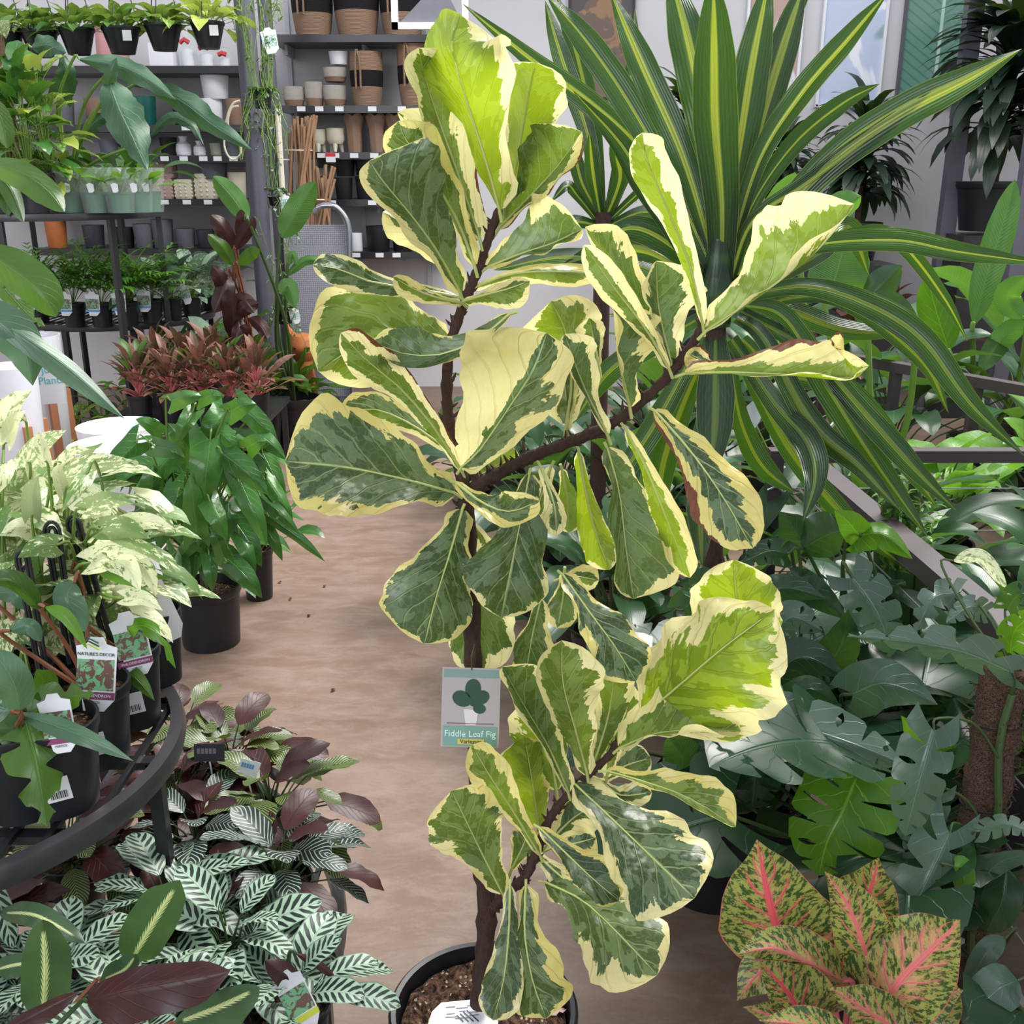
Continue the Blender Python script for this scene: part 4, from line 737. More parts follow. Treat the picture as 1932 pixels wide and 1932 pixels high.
def paperpot(mat):
    def f(th, x, y, z, r, h):
        m = MB().lathe([(0, .002), (r*.66, 0), (r*.8, h*.6), (r*.98, h*.85), (r*1.0, h), (r*.9, h*.95), (r*.7, h*.5)], (x, y, z), 20); v = m.v[0]; a = np.arctan2(v[:, 1]-y, v[:, 0]-x); q = (v[:, 2]-z)/h; v[:, 2] += np.where(q > .8, .05*h*np.sin(a*5), 0); v[:, :2] += (v[:, :2]-[x, y])*(.06*np.sin(a*7+q*9))[:, None]; m.build('body', M[mat], th, ang=25)
    return f
BT = [(0, .36, 'seagrass'), (.36, 1, 'wovenblack')]; B3 = [(0, .36, 'seagrass'), (.36, .66, 'wovenblack'), (.66, 1, 'seagrass')]
stock('storage_basket', 592, zc[0], 78, 110, twotone(BT), 'woven basket on the top shelf, leftmost, with two hanging handles', 'basket', Y=7.42)
stock('storage_basket', 675, zc[0], 86, 120, twotone(BT, False), 'middle woven basket on the top shelf, widest one without handles showing', 'basket', Y=7.42)
stock('storage_basket', 760, zc[0], 84, 110, twotone(BT), 'woven basket on the top shelf, behind the white framed panel', 'basket', Y=7.42)
stock('storage_basket', 828, zc[0], 40, 80, twotone(BT, False), 'small part-hidden woven basket at the right end of the top shelf', 'basket', Y=7.42)
stock('storage_basket', 694, zc[1], 62, 92, twotone(B3), 'tall three-banded basket with brown strap between the two uprights', 'basket')
stock('storage_basket', 785, zc[1], 66, 104, twotone(B3), 'tall three-banded basket behind the left top fig leaf', 'basket')
CP = [(0, .35, 'seagrass'), (.35, 1, 'wovenwhite')]
stock('planter_pot', 556, zc[1], 40, 34, twotone(CP, False), 'cream and tan pot, leftmost on the second centre shelf', 'pot')
stock('planter_pot', 594, zc[1], 36, 42, twotone(CP, False), 'cream and tan pot, second from left on the second centre shelf', 'pot')
stock('planter_pot', 633, zc[1], 44, 36, twotone(CP, False), 'cream and tan pot with a price sticker beside the striped basket', 'pot')
stock('planter_pot', 633, zc[1]+.155, 44, 24, twotone(CP, False), 'cream and tan pot stacked on the stickered pot', 'pot')
stock('planter_pot', 640, zc[1]+.26, 38, 22, cylpot('white'), 'plain cream pot topmost in the stack left of the striped basket', 'pot')
stock('footed_pot', 603, zc[2], 28, 40, legpot('cream'), 'small cream pot on three legs, left one on the third shelf', 'pot')
stock('footed_pot', 635, zc[2], 34, 42, legpot('cream'), 'cream bowl pot on three legs, right one on the third shelf', 'pot')
for i, (x, l) in enumerate(((670, 'crumpled kraft paper pot, leftmost of the row on the third shelf'), (712, 'kraft paper pot with torn rim, second of the row on the third shelf'), (748, 'kraft paper pot, third of the row, mostly behind a fig leaf'), (790, 'kraft paper pot at the right end of the row, seen between fig leaves'))):
    stock('paper_pot', x, zc[2], 38, 66, paperpot('kraft'), l, 'pot', 'kraft paper pots')
for i, (x, w, h, z, l) in enumerate(((615, 22, 40, zc[3], 'narrow black pot at the left end of the fourth shelf'), (650, 34, 38, zc[3], 'black pot on the fourth shelf right of the narrow one'), (690, 36, 40, zc[3], 'black pot on the fourth shelf under a second black pot'), (652, 38, 34, zc[3]+.15, 'black pot stacked in the upper row, left one'), (690, 40, 34, zc[3]+.16, 'black pot stacked in the upper row, right one'), (735, 40, 60, zc[3], 'tall black pot on the fourth shelf behind the fig leaves'), (715, 46, 44, zc[4], 'black tapered pot on the lowest shelf beside the white pot'), (760, 40, 40, zc[4], 'black pot at the right of the lowest shelf, near the fig leaf'))):
    stock('planter_pot', x, z, w, h, cylpot('black'), l, 'pot', 'black pots on the centre shelves')
stock('planter_pot', 672, zc[4], 26, 32, cylpot('white', 1.0), 'small plain white cylinder pot on the lowest centre shelf', 'pot')
p = PY(624, 297, SF-.02); tagp(MB().box((p.x, SF-.022, p.z), (.065, .003, .06)).build('sale_ticket', M['card']), 'red and white sale ticket on the third shelf edge', 'ticket')
o = MB().box((p.x, SF-.025, p.z+.018), (.065, .002, .022)).build('sale_ticket_header', M['redp'], None); s_ = bpy.data.objects['sale_ticket']; o.parent = s_
# left bay stock
def gift(th, x, y, z, r, h): MB().lathe([(0, 0), (r, 0), (r, h*.6), (r*.3, h*.8), (r*.7, h), (0, h*.9)], (x, y, z), 9).build('wrapping', M['clear'], th, smooth=False); MB().lathe([(0, 0), (r*.7, 0), (r*.7, h*.45), (0, h*.5)], (x, y, z), 12).build('contents', M['white'], th); MB().tube([(x-r*.5, y-r*.9, z+h*.62), (x, y-r, z+h*.7), (x+r*.5, y-r*.9, z+h*.62)], .015, 6).build('bow', M['redp'], th)
stock('gift_bag', 357, zl[0], 34, 66, gift, 'clear wrapped gift with red bow right of the hanging baskets', 'gift'); stock('gift_bag', 392, zl[0], 36, 50, gift, 'clear wrapped gift behind the yellow-green trailing plant', 'gift'); stock('gift_bag', 425, zl[0], 30, 34, gift, 'small red wrapped gift beside the thick post', 'gift')
stock('planter_pot', 310, zl[0], 50, 40, cylpot('white', 1.0, .8), 'white ribbed square pot on the upper left shelf', 'pot'); stock('planter_pot', 205, zl[0], 34, 74, cylpot('pinkp', 1.15), 'pink plastic pot behind the hanging baskets', 'pot'); stock('planter_pot', 232, zl[0], 26, 40, cylpot('pinkp', 1.15), 'shorter pink pot on the upper left shelf', 'pot')
stock('planter_pot', 30, zl[0], 40, 60, cylpot('pinkp', 1.1), 'pink pot at the far left of the upper shelf', 'pot')
for x, w, h, z, mt, l in ((402, 44, 46, zl[1], 'white', 'white marbled pot, lower one of the stack on the second left shelf'), (408, 52, 40, zl[1]+.165, 'white', 'white marbled pot stacked on top, second left shelf'), (277, 42, 50, zl[1], 'tealp', 'teal bucket pot on the second left shelf'), (350, 44, 48, zl[1], 'black', 'black faceted pot on the second left shelf'), (190, 50, 46, zl[1], 'kraft', 'kraft box pot behind the long ruffled leaf'), (236, 36, 40, zl[1], 'black', 'black pot left of the teal bucket'), (446, 34, 46, zl[1], 'kraft', 'tan pot beside the thick post on the second left shelf'),
    (178, 20, 44, zl[1], 'redp', 'red pot peeking between leaves on the second left shelf'), (120, 46, 40, zl[1], 'grey', 'grey pot on the second left shelf behind the climbing vine'),
    (320, 32, 32, zl[2], 'black', 'black cup pot left of the white vases'), (409, 24, 22, zl[2], 'sage', 'small sage green cup on the third left shelf'), (438, 30, 34, zl[2], 'grey', 'grey cup right of the sage cup'), (210, 40, 30, zl[2], 'grey', 'dark pot with label on the third left shelf'), (404, 54, 34, zl[3]+.13, 'grey', 'wide stone grey bowl above the white knobbly pots'), (450, 34, 46, zl[3], 'cream', 'cream tapered pot beside the thick post, lowest left shelf')):
    stock('planter_pot', x, z, w, h, cylpot(mt), l, 'pot')
stock('vase', 348, zl[2], 30, 34, vase('white'), 'larger white bottle vase on the third left shelf', 'vase'); stock('vase', 378, zl[2], 24, 26, vase('white'), 'smaller white bottle vase right of the larger vase', 'vase')
stock('knobbly_pot', 313, zl[3], 44, 36, knob('blush'), 'dusty pink knobbly pot, lower of the two stacked', 'pot'); stock('knobbly_pot', 313, zl[3]+.135, 44, 36, knob('blush'), 'dusty pink knobbly pot, upper of the two stacked', 'pot')
stock('knobbly_pot', 352, zl[3], 38, 34, knob('cream'), 'smaller cream knobbly pot right of the pink ones', 'pot'); stock('knobbly_pot', 392, zl[3], 42, 44, knob('cream'), 'larger cream knobbly pot under the grey bowl', 'pot')
for x, w, h, mt, l in ((110, 40, 60, 'terra', 'reddish pot on the low ledge behind the black stand legs'), (180, 40, 40, 'potgrey', 'grey pot on the low ledge behind the palms'), (235, 42, 36, 'black', 'black pot on the low ledge behind the palms'), (275, 40, 42, 'grey', 'stone grey pot on the low ledge'), (310, 40, 50, 'grey', 'tall stone grey pot on the low ledge'), (352, 36, 34, 'grey', 'ribbed grey pot on the low ledge'), (390, 34, 32, 'potgrey', 'dark grey pot on the low ledge near the burgundy plant'), (425, 30, 32, 'cream', 'pale pot on the low ledge left of the thick post')):
    stock('planter_pot', x, zlow, w, h, cylpot(mt), l, 'pot')
# rope loop hanging on the post
pr = [PY(x, y, 6.22) for x, y in ((452, 190), (440, 195), (430, 215), (424, 250), (424, 280), (436, 300), (450, 296), (455, 280), (447, 258), (430, 235), (436, 205), (450, 200))]
solo(MB().tube(cr(pr, 40), .006, 8), 'rope_loop', M['ivory'], 'cream rope hanging in a loop left of the thick post', 'rope')
# white framed panel hanging upper centre
fc = PY(810, -30, 6.6); th = thing('picture_frame', fc, 'white framed panel with a grey triangle, hanging before the top baskets', 'frame')
k = depth(fc)/FPX
for (x, y, w, h) in ((0, -72, 146, 12), (-67, 0, 12, 156), (67, 0, 12, 156), (0, 72, 146, 12)): MB().box(fc+Vector((x*k, 0, y*k)), (w*k, .04, h*k)).build('frame_bar', M['white'], th, smooth=False)
tri = MB(); a = [fc+Vector((x*k, .01, y*k)) for x, y in ((-56, -64), (60, -64), (36, -20), (0, -10))]; b = [q+Vector((0, .015, 0)) for q in a]; tri.add([list(q) for q in a+b], [[0, 1, 2, 3], [7, 6, 5, 4], [0, 4, 5, 1], [1, 5, 6, 2], [2, 6, 7, 3], [3, 7, 4, 0]]); tri.build('panel', M['grey'], th, smooth=False)
for s in (-1, 1): MB().tube([fc+Vector((s*60*k, 0, 70*k)), fc+Vector((s*60*k, 0, 1.0))], .003, 6).build('hanging_wire', M['metal'], th)
# posters on the right
def poster(x0, x1, yb, label, cols, leafy=0, frame='post', h=1.5):
    a = PY(x0, yb, WY-.03); b = PY(x1, yb, WY-.03); w = b.x-a.x; z = a.z; cx = (a.x+b.x)/2; th = thing('framed_picture', (cx, WY-.03, z), label, 'picture')
    MB().box((cx, WY-.015, z+h/2), (w, .02, h)).build('print', cols, th, smooth=False)
    for q in ((cx, z, w+.02, .02), (cx, z+h, w+.02, .02)): MB().box((q[0], WY-.03, q[1]), (q[2], .03, .018)).build('frame_bar', M[frame], th, smooth=False)
    for q in (a.x, b.x): MB().box((q, WY-.03, z+h/2), (.018, .03, h)).build('frame_bar', M[frame], th, smooth=False)
    return th
def printmat(name, c1, c2, c3, kind='noise', sc_=2.2):
    k = NT(name); tc = k.new('ShaderNodeTexCoord').outputs['Object']; n = k.noise(tc, sc_, 3, .5, 1.0)
    if kind == 'leaf':
        s = k.sep(tc); ax = k.M('ABSOLUTE', k.M('SUBTRACT', s[0], .03)); q = k.M('FRACT', k.M('MULTIPLY', k.M('SUBTRACT', s[2], k.M('MULTIPLY', ax, .7)), 16.0)); ln = k.step(k.M('ABSOLUTE', k.M('SUBTRACT', q, .5)), .3, .5); c = k.mix(k.M('MULTIPLY', ln, .6), c1, c2); c = k.mix(k.M('SUBTRACT', 1.0, k.step(ax, .008, .014)), c, c3)
    else: c = k.mix(k.step(n, .5, .54), c1, c2); c = k.mix(k.step(k.noise(tc, sc_*.6, 2), .56, .58), c, c3)
    return k.out(k.bsdf(c, .12, 0, .6).outputs[0])
poster(1690, 1812, 196, 'framed picture of a green ribbed palm leaf beside the grey square post', printmat('green_leaf_print', lin(104, 146, 132), lin(62, 110, 94), lin(176, 206, 190), 'leaf'))
poster(1540, 1655, 200, 'framed pale blue and white picture, middle one on the right wall', printmat('pale_blue_print', lin(196, 206, 230), lin(236, 238, 246), lin(150, 170, 176)), frame='white')
poster(1400, 1500, 203, 'framed rosy brown picture part hidden by the striped dracaena', printmat('rosy_print', lin(190, 160, 150), lin(226, 222, 232), lin(160, 130, 118)), frame='white')
poster(1072, 1190, 186, 'framed bronze picture of a palm tree behind the dracaena leaves', printmat('bronze_print', lin(110, 92, 82), lin(150, 116, 84), lin(86, 78, 80), 'noise', 6), frame='metal')
# trolley and canes
tc_ = PY(600, 560, 6.6); k = depth(tc_)/FPX; Yt = 6.6
tr = thing('platform_trolley', (tc_.x, Yt, 0), 'steel platform trolley with a perforated grey panel and bent tube handle', 'trolley')
a = PY(538, 440, Yt); b = PY(655, 440, Yt); MB().box(((a.x+b.x)/2, Yt, (a.z+.12)/2+.05), (b.x-a.x, .02, a.z-.12)).build('mesh_panel', M['perf'], tr, smooth=False)
for dy, nm in ((.03, 0), (-.04, 1)):
    pts = [PY(x, y, Yt+dy) for x, y in ((592+nm*6, 400-8*nm), (612, 386+2*nm), (636, 392), (652+4*nm, 420), (656+4*nm, 470), (654+4*nm, 560))]+[Vector((PY(654+4*nm, 560, Yt).x, Yt+dy, .16))]
    MB().tube(cr(pts, 40), .017, 12).build('tube_handle', M['chrome'], tr)
MB().box(((a.x+b.x)/2, Yt-.25, .15), (b.x-a.x+.05, .5, .03)).build('platform', M['potgrey'], tr, smooth=False)
for sx in (-.15, .15):
    for dy in (-.42, -.08): MB().lathe([(0, -.015), (.05, -.015), (.06, 0), (.05, .015), (0, .015)], (0, 0, 0), 20).build('x', M['black'], None); o = bpy.data.objects['x']; o.data.transform(Matrix.Translation((sx, dy, .062)) @ Matrix.Rotation(math.pi/2, 4, 'Y')); o.parent = tr; o.name = 'wheel'
for g, (cx, top, n, w, lab) in enumerate(((572, 222, 26, 22, 'tall bundle of brown bamboo canes tied with string beside the post'), (610, 318, 16, 14, 'shorter bundle of bamboo canes right of the tall bundle'), (548, 240, 6, 5, 'thin slanting bamboo canes closest to the second post'))):
    bp = PY(cx, 430, 6.9); bz = 0.0; th = thing('bamboo_cane_bundle', (bp.x, 6.9, 0), lab, 'bamboo canes'); kk = depth(bp)/FPX
    for i in range(n):
        ox = RNG.uniform(-w, w)*kk; oy = RNG.uniform(-.06, .06); tp = PY(cx+RNG.uniform(-w, w)*1.15+(2 if i % 7 else 8), top+RNG.uniform(-8, 22), 6.9+oy*1.3)
        MB().tube([(bp.x+ox*.8, 6.9+oy, .004), (bp.x+ox, 6.9+oy, bp.z), tp], .0085, 6).build('cane', M['bamboo'], th)
    MB().tube([(bp.x+w*kk*1.15*math.cos(t), 6.9+.08*math.sin(t), bp.z+(430-top-55)*kk*.9) for t in np.linspace(0, 6.28, 20)], .004, 5).build('tie', M['ivory'], th)
solo(MB().tube([PY(523, 200, 6.7), PY(538, 445, 6.7)+Vector((0, 0, 0)), Vector((PY(538, 445, 6.7).x+.02, 6.7, .01))], .018, 8), 'white_cane', M['ivory'], 'single pale white stake standing beside the second post', 'stake')
# ---------------------------------------------------------------- left: far round stand
def ringstand(name, c, tiers, label, legs=6, slats=True, leg_r=None, off=.3, lw=.03, mat='rail', barw=.035):
    th = thing(name, (c[0], c[1], 0), label, 'display stand')
    for z, r in tiers:
        mb = MB(); mb.lathe([(r-barw*.6, z-barw), (r, z-barw), (r+.004, z-barw*.5), (r, z), (r-barw*.6, z), (r-barw*.6, z-barw)], (c[0], c[1], 0), 96); mb.build('rim', M[mat], th, ang=30)
        if slats:
            mb = MB(); n = int(2*r/.05)
            for i in range(n):
                x = -r+.05*(i+.5); hh = math.sqrt(max(r*r-x*x, 0))-.01
                if hh > .02: mb.box((c[0]+x, c[1], z-.014), (.009, 2*hh, .008))
            for i in range(3):
                y = (-.5+i*.5)*r; hh = math.sqrt(r*r-y*y)-.01; mb.box((c[0], c[1]+y, z-.022), (2*hh, .02, .012))
            o = mb.build('wire_deck', M['metal'], th, smooth=False)
        for k in range(legs):
            a = k*6.2832/legs+off; rr = r-.03; MB().box((c[0]+rr*math.cos(a), c[1]+rr*math.sin(a), (z-.02)/2), (lw, lw, z-.02), rz=a).build('leg', M['metal'], th, smooth=False)
    return th
SL = 5.55; pl = PZ(403, 588, .74); q_ = PZ(190, 634, .74); lc = (q_.x-.25, q_.y+.95); RL = pl.x-lc[0]
RU = .62; UZ = 1.362; uc = (PY(296, 393, 5.75).x-RU, 5.75)
rs_ = ringstand('round_stand', lc, [(.74, RL)], 'far round black two-tier stand with small palms low and sleeved pots high', 9)
rs2 = ringstand('round_stand_top', uc, [(UZ, RU)], 'x', 7)
for c in list(rs2.children):
    c.parent = rs_; c.location = W[rs2]-W[rs_]
bpy.data.objects.remove(rs2)
def onring(px, py, z):
    if z > 1.2:
        Yq = 5.24+(398-py)*.022; return (PY(px, 380, Yq).x, Yq, UZ+.001)
    p = PZ(px, py, z); return (p.x, p.y+.07, z+.001)
# palms
def palm(name, label, loc, seed):
    R_ = random.Random(seed); th = thing(name, loc, label, 'plant', 'small palms in black pots on the low tier'); potparts(th, loc, .062, .13)
    fm = MB(); sm = MB(); x, y, z = loc; z += .11
    for i in range(34):
        az = i*2.4+R_.random(); el = R_.uniform(.8, 1.5); L = R_.uniform(.24, .42); p = Vector((x, y, z)); d = el; pts = [p.copy()]
        for k in range(9):
            e = d-k*.11; p = p+Vector((math.cos(az)*math.cos(e), math.sin(az)*math.cos(e), math.sin(e)))*L/9; pts.append(p.copy())
            if k > 2:
                for s in (-1, 1): leaf3(fm, p, az+s*.5+R_.uniform(-.12, .12), e*.8, .13*(1-.05*k), .015, droop=.8, shape='blade', nt=4, ns=1, bow=0, wave=0, fold=.1)
        sm.tube(pts, .0012, 4, cap=False)
    fm.build('fronds', M['palm'], th, ang=180); sm.build('stems', M['stem'], th); return th
pal = [(66, 612), (134, 620), (186, 620), (235, 618), (281, 612)]
nm = ['first', 'second', 'third', 'fourth', 'fifth']
for i, (x, y) in enumerate(pal):
    th = palm('parlour_palm', 'small feathery palm in black pot on the low tier, %s from the left' % nm[i], onring(x, y, .74), 20+i)
    c = PZ(x-8 if i == 0 else x-3, y-52, .86); c = Vector((th.location.x-.015, th.location.y-.075, .74+.135)); tagcard(th, c, .078, .13, yaw=.05*i-.1, tilt=.05, band='tagblue', roll=-.02)
for i, (x, y, l) in enumerate(((320, 606, 'silver-blotched pothos in black pot right of the last small palm'), (357, 600, 'silver-blotched pothos on the low tier with a white bow of tags'), (392, 586, 'silver-blotched pothos at the right end of the low tier'))):
    th = clump('silver_pothos', l, 'plant', onring(x, y, .74), 'silver', 'heart', 34, .12, .09, .26, el=(1.5, .3), droop=.9, pot=(.058, .125), seed=50+i, tint=(.5, .45, .5, 1), nt=7, ns=2)
    if i > 0: tagcard(th, Vector((th.location.x-.01, th.location.y-.075, .88)), .06, .12, roll=.2*i, tilt=.05)
# sleeved pots on the high tier
for i, (x, y) in enumerate(((138, 392), (182, 394), (227, 394), (262, 391), (284, 388))):
    loc = onring(x, y, 1.345); l = 'young plant in a green pot and clear sleeve, %s from the left of five' % nm[i]
    th = clump('sleeved_plant', l, 'plant', loc, 'lily', 'lance', 9, .13, .055, .1, el=(1.45, .7), droop=.8, pot=(.055, .1), potmat='greenp', seed=70+i, group='sleeved plants on the high tier')
    MB().lathe([(.062, 0), (.075, .11), (.082, .2), (.084, .215)], loc, 16).build('sleeve', M['clear'], th, ang=30)
    tagcard(th, Vector(loc)+Vector((.01, -.085, .12)), .036, .045, pic=(i == 0), tilt=0)
# bigger pots at the left of the high tier
for i, (x, y, mt, r, h, l) in enumerate(((18, 392, 'potgrey', .1, .17, 'large grey pot with a leafy plant at the far left of the high tier'), (62, 395, 'potgrey', .09, .2, 'grey pot with a climbing plant and white spathes on the high tier'), (100, 392, 'pot', .08, .19, 'dark pot with a climbing vine left of the sleeved plants'))):
    loc = onring(x, y, 1.345); clump('climbing_vine', l, 'plant', loc, ('olive', 'philo', 'pothg')[i], 'heart', 46, .13, .095, .12, el=(1.5, -.3), droop=.9, pot=(r, h), potmat=mt, seed=90+i, stemh=.55, nt=7, rad=.09)
th = clump('climbing_vine', 'pale-leaved climbing vine on a brown pole at the left edge of the high tier', 'plant', onring(40, 380, 1.345), 'pothos', 'heart', 40, .12, .085, .12, el=(1.5, -.4), droop=.9, pot=(.08, .15), seed=96, stemh=.75, nt=7, rad=.08, tint=(.5, .4, .5, 1))
a = Vector(th.location); MB().tube([a+Vector((0, 0, .12)), a+Vector((0, 0, .85))], .03, 10).build('moss_pole', M['coco'], th)
for i, (x, y) in enumerate(((170, 300), (208, 300), (245, 300))):
    loc = onring(x, 378, 1.345); clump('leafy_plant', ('dark narrow-leaved plant behind the sleeved pots, left', 'dark narrow-leaved plant behind the sleeved pots, centre', 'dark narrow-leaved plant behind the sleeved pots, right')[i], 'plant', (loc[0], loc[1]+.16, loc[2]), 'philo', 'lance', 12, .26, .06, .14, el=(1.4, .5), droop=1.1, pot=(.07, .13), seed=99+i)
# long ruffled-leaf philodendron
loc = onring(118, 384, 1.345); loc = (loc[0], loc[1]+.12, loc[2]); th = thing('ruffled_philodendron', loc, 'plant with very long ruffled arching leaves over the sleeved pots', 'plant'); potparts(th, loc, .09, .17)
Y0 = loc[1]; rt = (loc[0], loc[1], loc[2]+.15)
hero(th, [([(205, 148, Y0-.3), (222, 200, Y0-.4), (250, 260, Y0-.45), (278, 322, Y0-.5)], 42, 34), ([(150, 112, Y0-.2), (220, 122, Y0-.2), (280, 150, Y0-.25), (332, 188, Y0-.3)], 18, 24), ([(270, 160, Y0-.1), (340, 190, Y0-.15), (400, 235, Y0-.2), (478, 285, Y0-.25)], 26, 20), ([(115, 180, Y0), (125, 140, Y0-.1), (118, 100, Y0-.1)], 26, 26, {'shape': 'arrow'}), ([(60, 90, Y0-.1), (90, 85, Y0-.1), (125, 100, Y0-.15)], 18, 24), ([(280, 260, Y0-.1), (320, 222, Y0-.1), (360, 235, Y0-.1), (385, 275, Y0-.1)], 10, 12), ([(200, 170, Y0-.3), (208, 140, Y0-.35), (220, 108, Y0-.35)], 12, 14), ([(150, 270, Y0), (180, 230, Y0), (215, 215, Y0)], 14, 14)], 'philb', 'lance', rt, petm='stem', pr=.007, wave=.16, rag=.12, nt=26)
# hanging baskets
for i, (x, yb, w, l) in enumerate(((18, 104, 60, 'black hanging pot of trailing pothos at the left edge'), (80, 108, 66, 'black hanging pot of trailing pothos, second from the left'), (150, 104, 64, 'black hanging pot of trailing pothos behind a pink pot'), (233, 102, 70, 'black hanging pot with a white price sticker and pothos'), (312, 96, 68, 'black hanging pot of pothos left of the gift bags'), (395, 92, 62, 'hanging pot hidden by yellow-green trailing leaves beside the thick post'))):
    Yh = 5.9; p = PY(x, yb, Yh); r = w/2*mpp(p); h = 46*mpp(p)*1.0; loc = (p.x, Yh, p.z)
    th = clump('hanging_basket', l, 'hanging plant', loc, 'pothg', 'heart', 26, .12, .09, .09, el=(1.5, .1), droop=1.1, pot=None, seed=120+i, rad=.09, tint=(.5, .3 if i < 5 else .6, .5, 1), nt=7)
    for ch in th.children: ch.location.z += h*.9
    potparts(th, loc, r, h, 'pot', True, .62)
    for s in range(3):
        a = s*2.09+.5; MB().tube([(p.x+r*math.cos(a), Yh+r*math.sin(a), p.z+h*.95), (p.x, Yh, p.z+h+.42)], .003, 5).build('hanger_wire', M['metal'], th)
    MB().tube([(p.x, Yh, p.z+h+.42), (p.x, Yh, 3.3)], .003, 5).build('hanger_wire', M['metal'], th)
    if i in (3, 5): MB().box((p.x+r*.6, Yh-r*.88, p.z+h*.62), (.045, .006, .05)).build('price_sticker', M['card'], th, smooth=False)
p = PY(233, 0, 5.9); MB().beam((-4.4, 5.9, 3.3), (-1.0, 5.9, 3.3), .03, .03).build('ceiling_rod', M['metal']); tagp(bpy.data.objects['ceiling_rod'], 'horizontal black rod above the frame from which the baskets hang', 'rod')
# trailing plants hung on the posts
for i, (x, y, Yp, l, rnd_) in enumerate(((497, 205, 6.1, 'wispy trailing plant in a small black pot hung on the posts, upper one', 46), (520, 388, 6.5, 'string-of-pearls in a tiny hanging pot low on the second post', 26), (538, 610, 6.2, 'pale trailing plant hanging at the foot of the second post', 20))):
    p = PY(x, y, Yp-.14); th = thing('trailing_plant', p, l, 'hanging plant'); potparts(th, tuple(p), .05 if i != 1 else .04, .1 if i != 1 else .05)
    fm = MB(); sm = MB()
    for k in range(rnd_):
        a = RNG.random()*6.28; L_ = RNG.uniform(.15, .5); up = RNG.random() < .55; pts = [Vector((p.x, p.y, p.z+.09))]
        for q in range(8):
            f_ = q/7; pts.append(Vector((p.x+math.cos(a)*(.05+.2*f_*L_)+RNG.uniform(-.02, .02), p.y+math.sin(a)*(.05+.16*f_*L_)-.02, p.z+.1+(L_*1.1 if up else .1)*math.sin(f_*2.2)-(0 if up else L_*.9*f_))))
        sm.tube(pts, .0022, 4, cap=False)
        for q in pts[1:]: leaf3(fm, q, RNG.random()*6.28, RNG.uniform(-.5, .8), .035, .014 if i != 1 else .02, nt=3, ns=1, shape='oval')
    sm.build('stems', M['stem'], th); fm.build('foliage', M['silver'] if i else M['olive'], th)
    MB().tube([p+Vector((0, .05, .1)), p+Vector((0, .1, .5))], .003, 5).build('hanger_wire', M['metal'], th)
    tagcard(th, p+Vector((.07, -.06, .33 if i == 0 else (.02 if i == 1 else .05))), .085 if i == 0 else .06, .13 if i == 0 else .09, roll=.15)
# bird-of-paradise type leaves and burgundy rubber plants round the post
loc = (PY(470, 600, 5.7).x, 5.7, 0); th = thing('rubber_plant', loc, 'burgundy rubber plant with dark upright leaves left of the thick post', 'plant'); potparts(th, loc, .14, .3)
rb = Vector(loc)+Vector((0, 0, .28)); sp = []
for (x0, y0, x1, y1, w, mt) in ((440, 470, 398, 405, 18, 'burg'), (440, 500, 392, 442, 16, 'olive'), (445, 470, 480, 410, 15, 'burg'), (450, 500, 490, 470, 14, 'olive'), (430, 520, 404, 590, 20, 'burg'), (436, 600, 488, 572, 16, 'burg'), (440, 560, 480, 590, 16, 'burg'), (440, 640, 430, 545, 20, 'burg'), (450, 600, 440, 660, 14, 'burg'), (425, 560, 400, 500, 16, 'burg'), (450, 450, 455, 395, 12, 'burg'), (470, 600, 505, 640, 14, 'burg'), (445, 640, 475, 620, 14, 'burg')):
    sp.append(([(x0, y0, 5.55), ((x0+x1)/2+4, (y0+y1)/2-5, 5.5), (x1, y1, 5.48)], w, w*.8, {'mat': mt}))
hero(th, sp, 'burg', 'oval', rb, petm='stemr', pr=.006)
MB().tube([rb, rb+Vector((-.1, -.1, .55))], .012, 8).build('trunk', M['stemr'], th)
loc = (PY(505, 560, 5.9).x+.1, 5.95, 0); th = thing('bird_of_paradise', loc, 'plant with large paddle leaves crossing both grey posts', 'plant'); potparts(th, loc, .15, .3)
hero(th, [([(466, 415, 5.5), (440, 375, 5.5), (402, 332, 5.5)], 20, 22), ([(532, 448, 5.9), (560, 400, 5.9), (596, 342, 5.9)], 26, 24), ([(540, 520, 5.8), (580, 490, 5.8), (625, 500, 5.8)], 8, 10), ([(530, 555, 5.7), (545, 540, 5.7), (556, 580, 5.7)], 16, 16), ([(545, 500, 5.8), (552, 480, 5.8), (560, 500, 5.8)], 8, 8)], 'banana', 'oval', Vector(loc)+Vector((0, 0, .28)), pr=.009, petm='stemd')
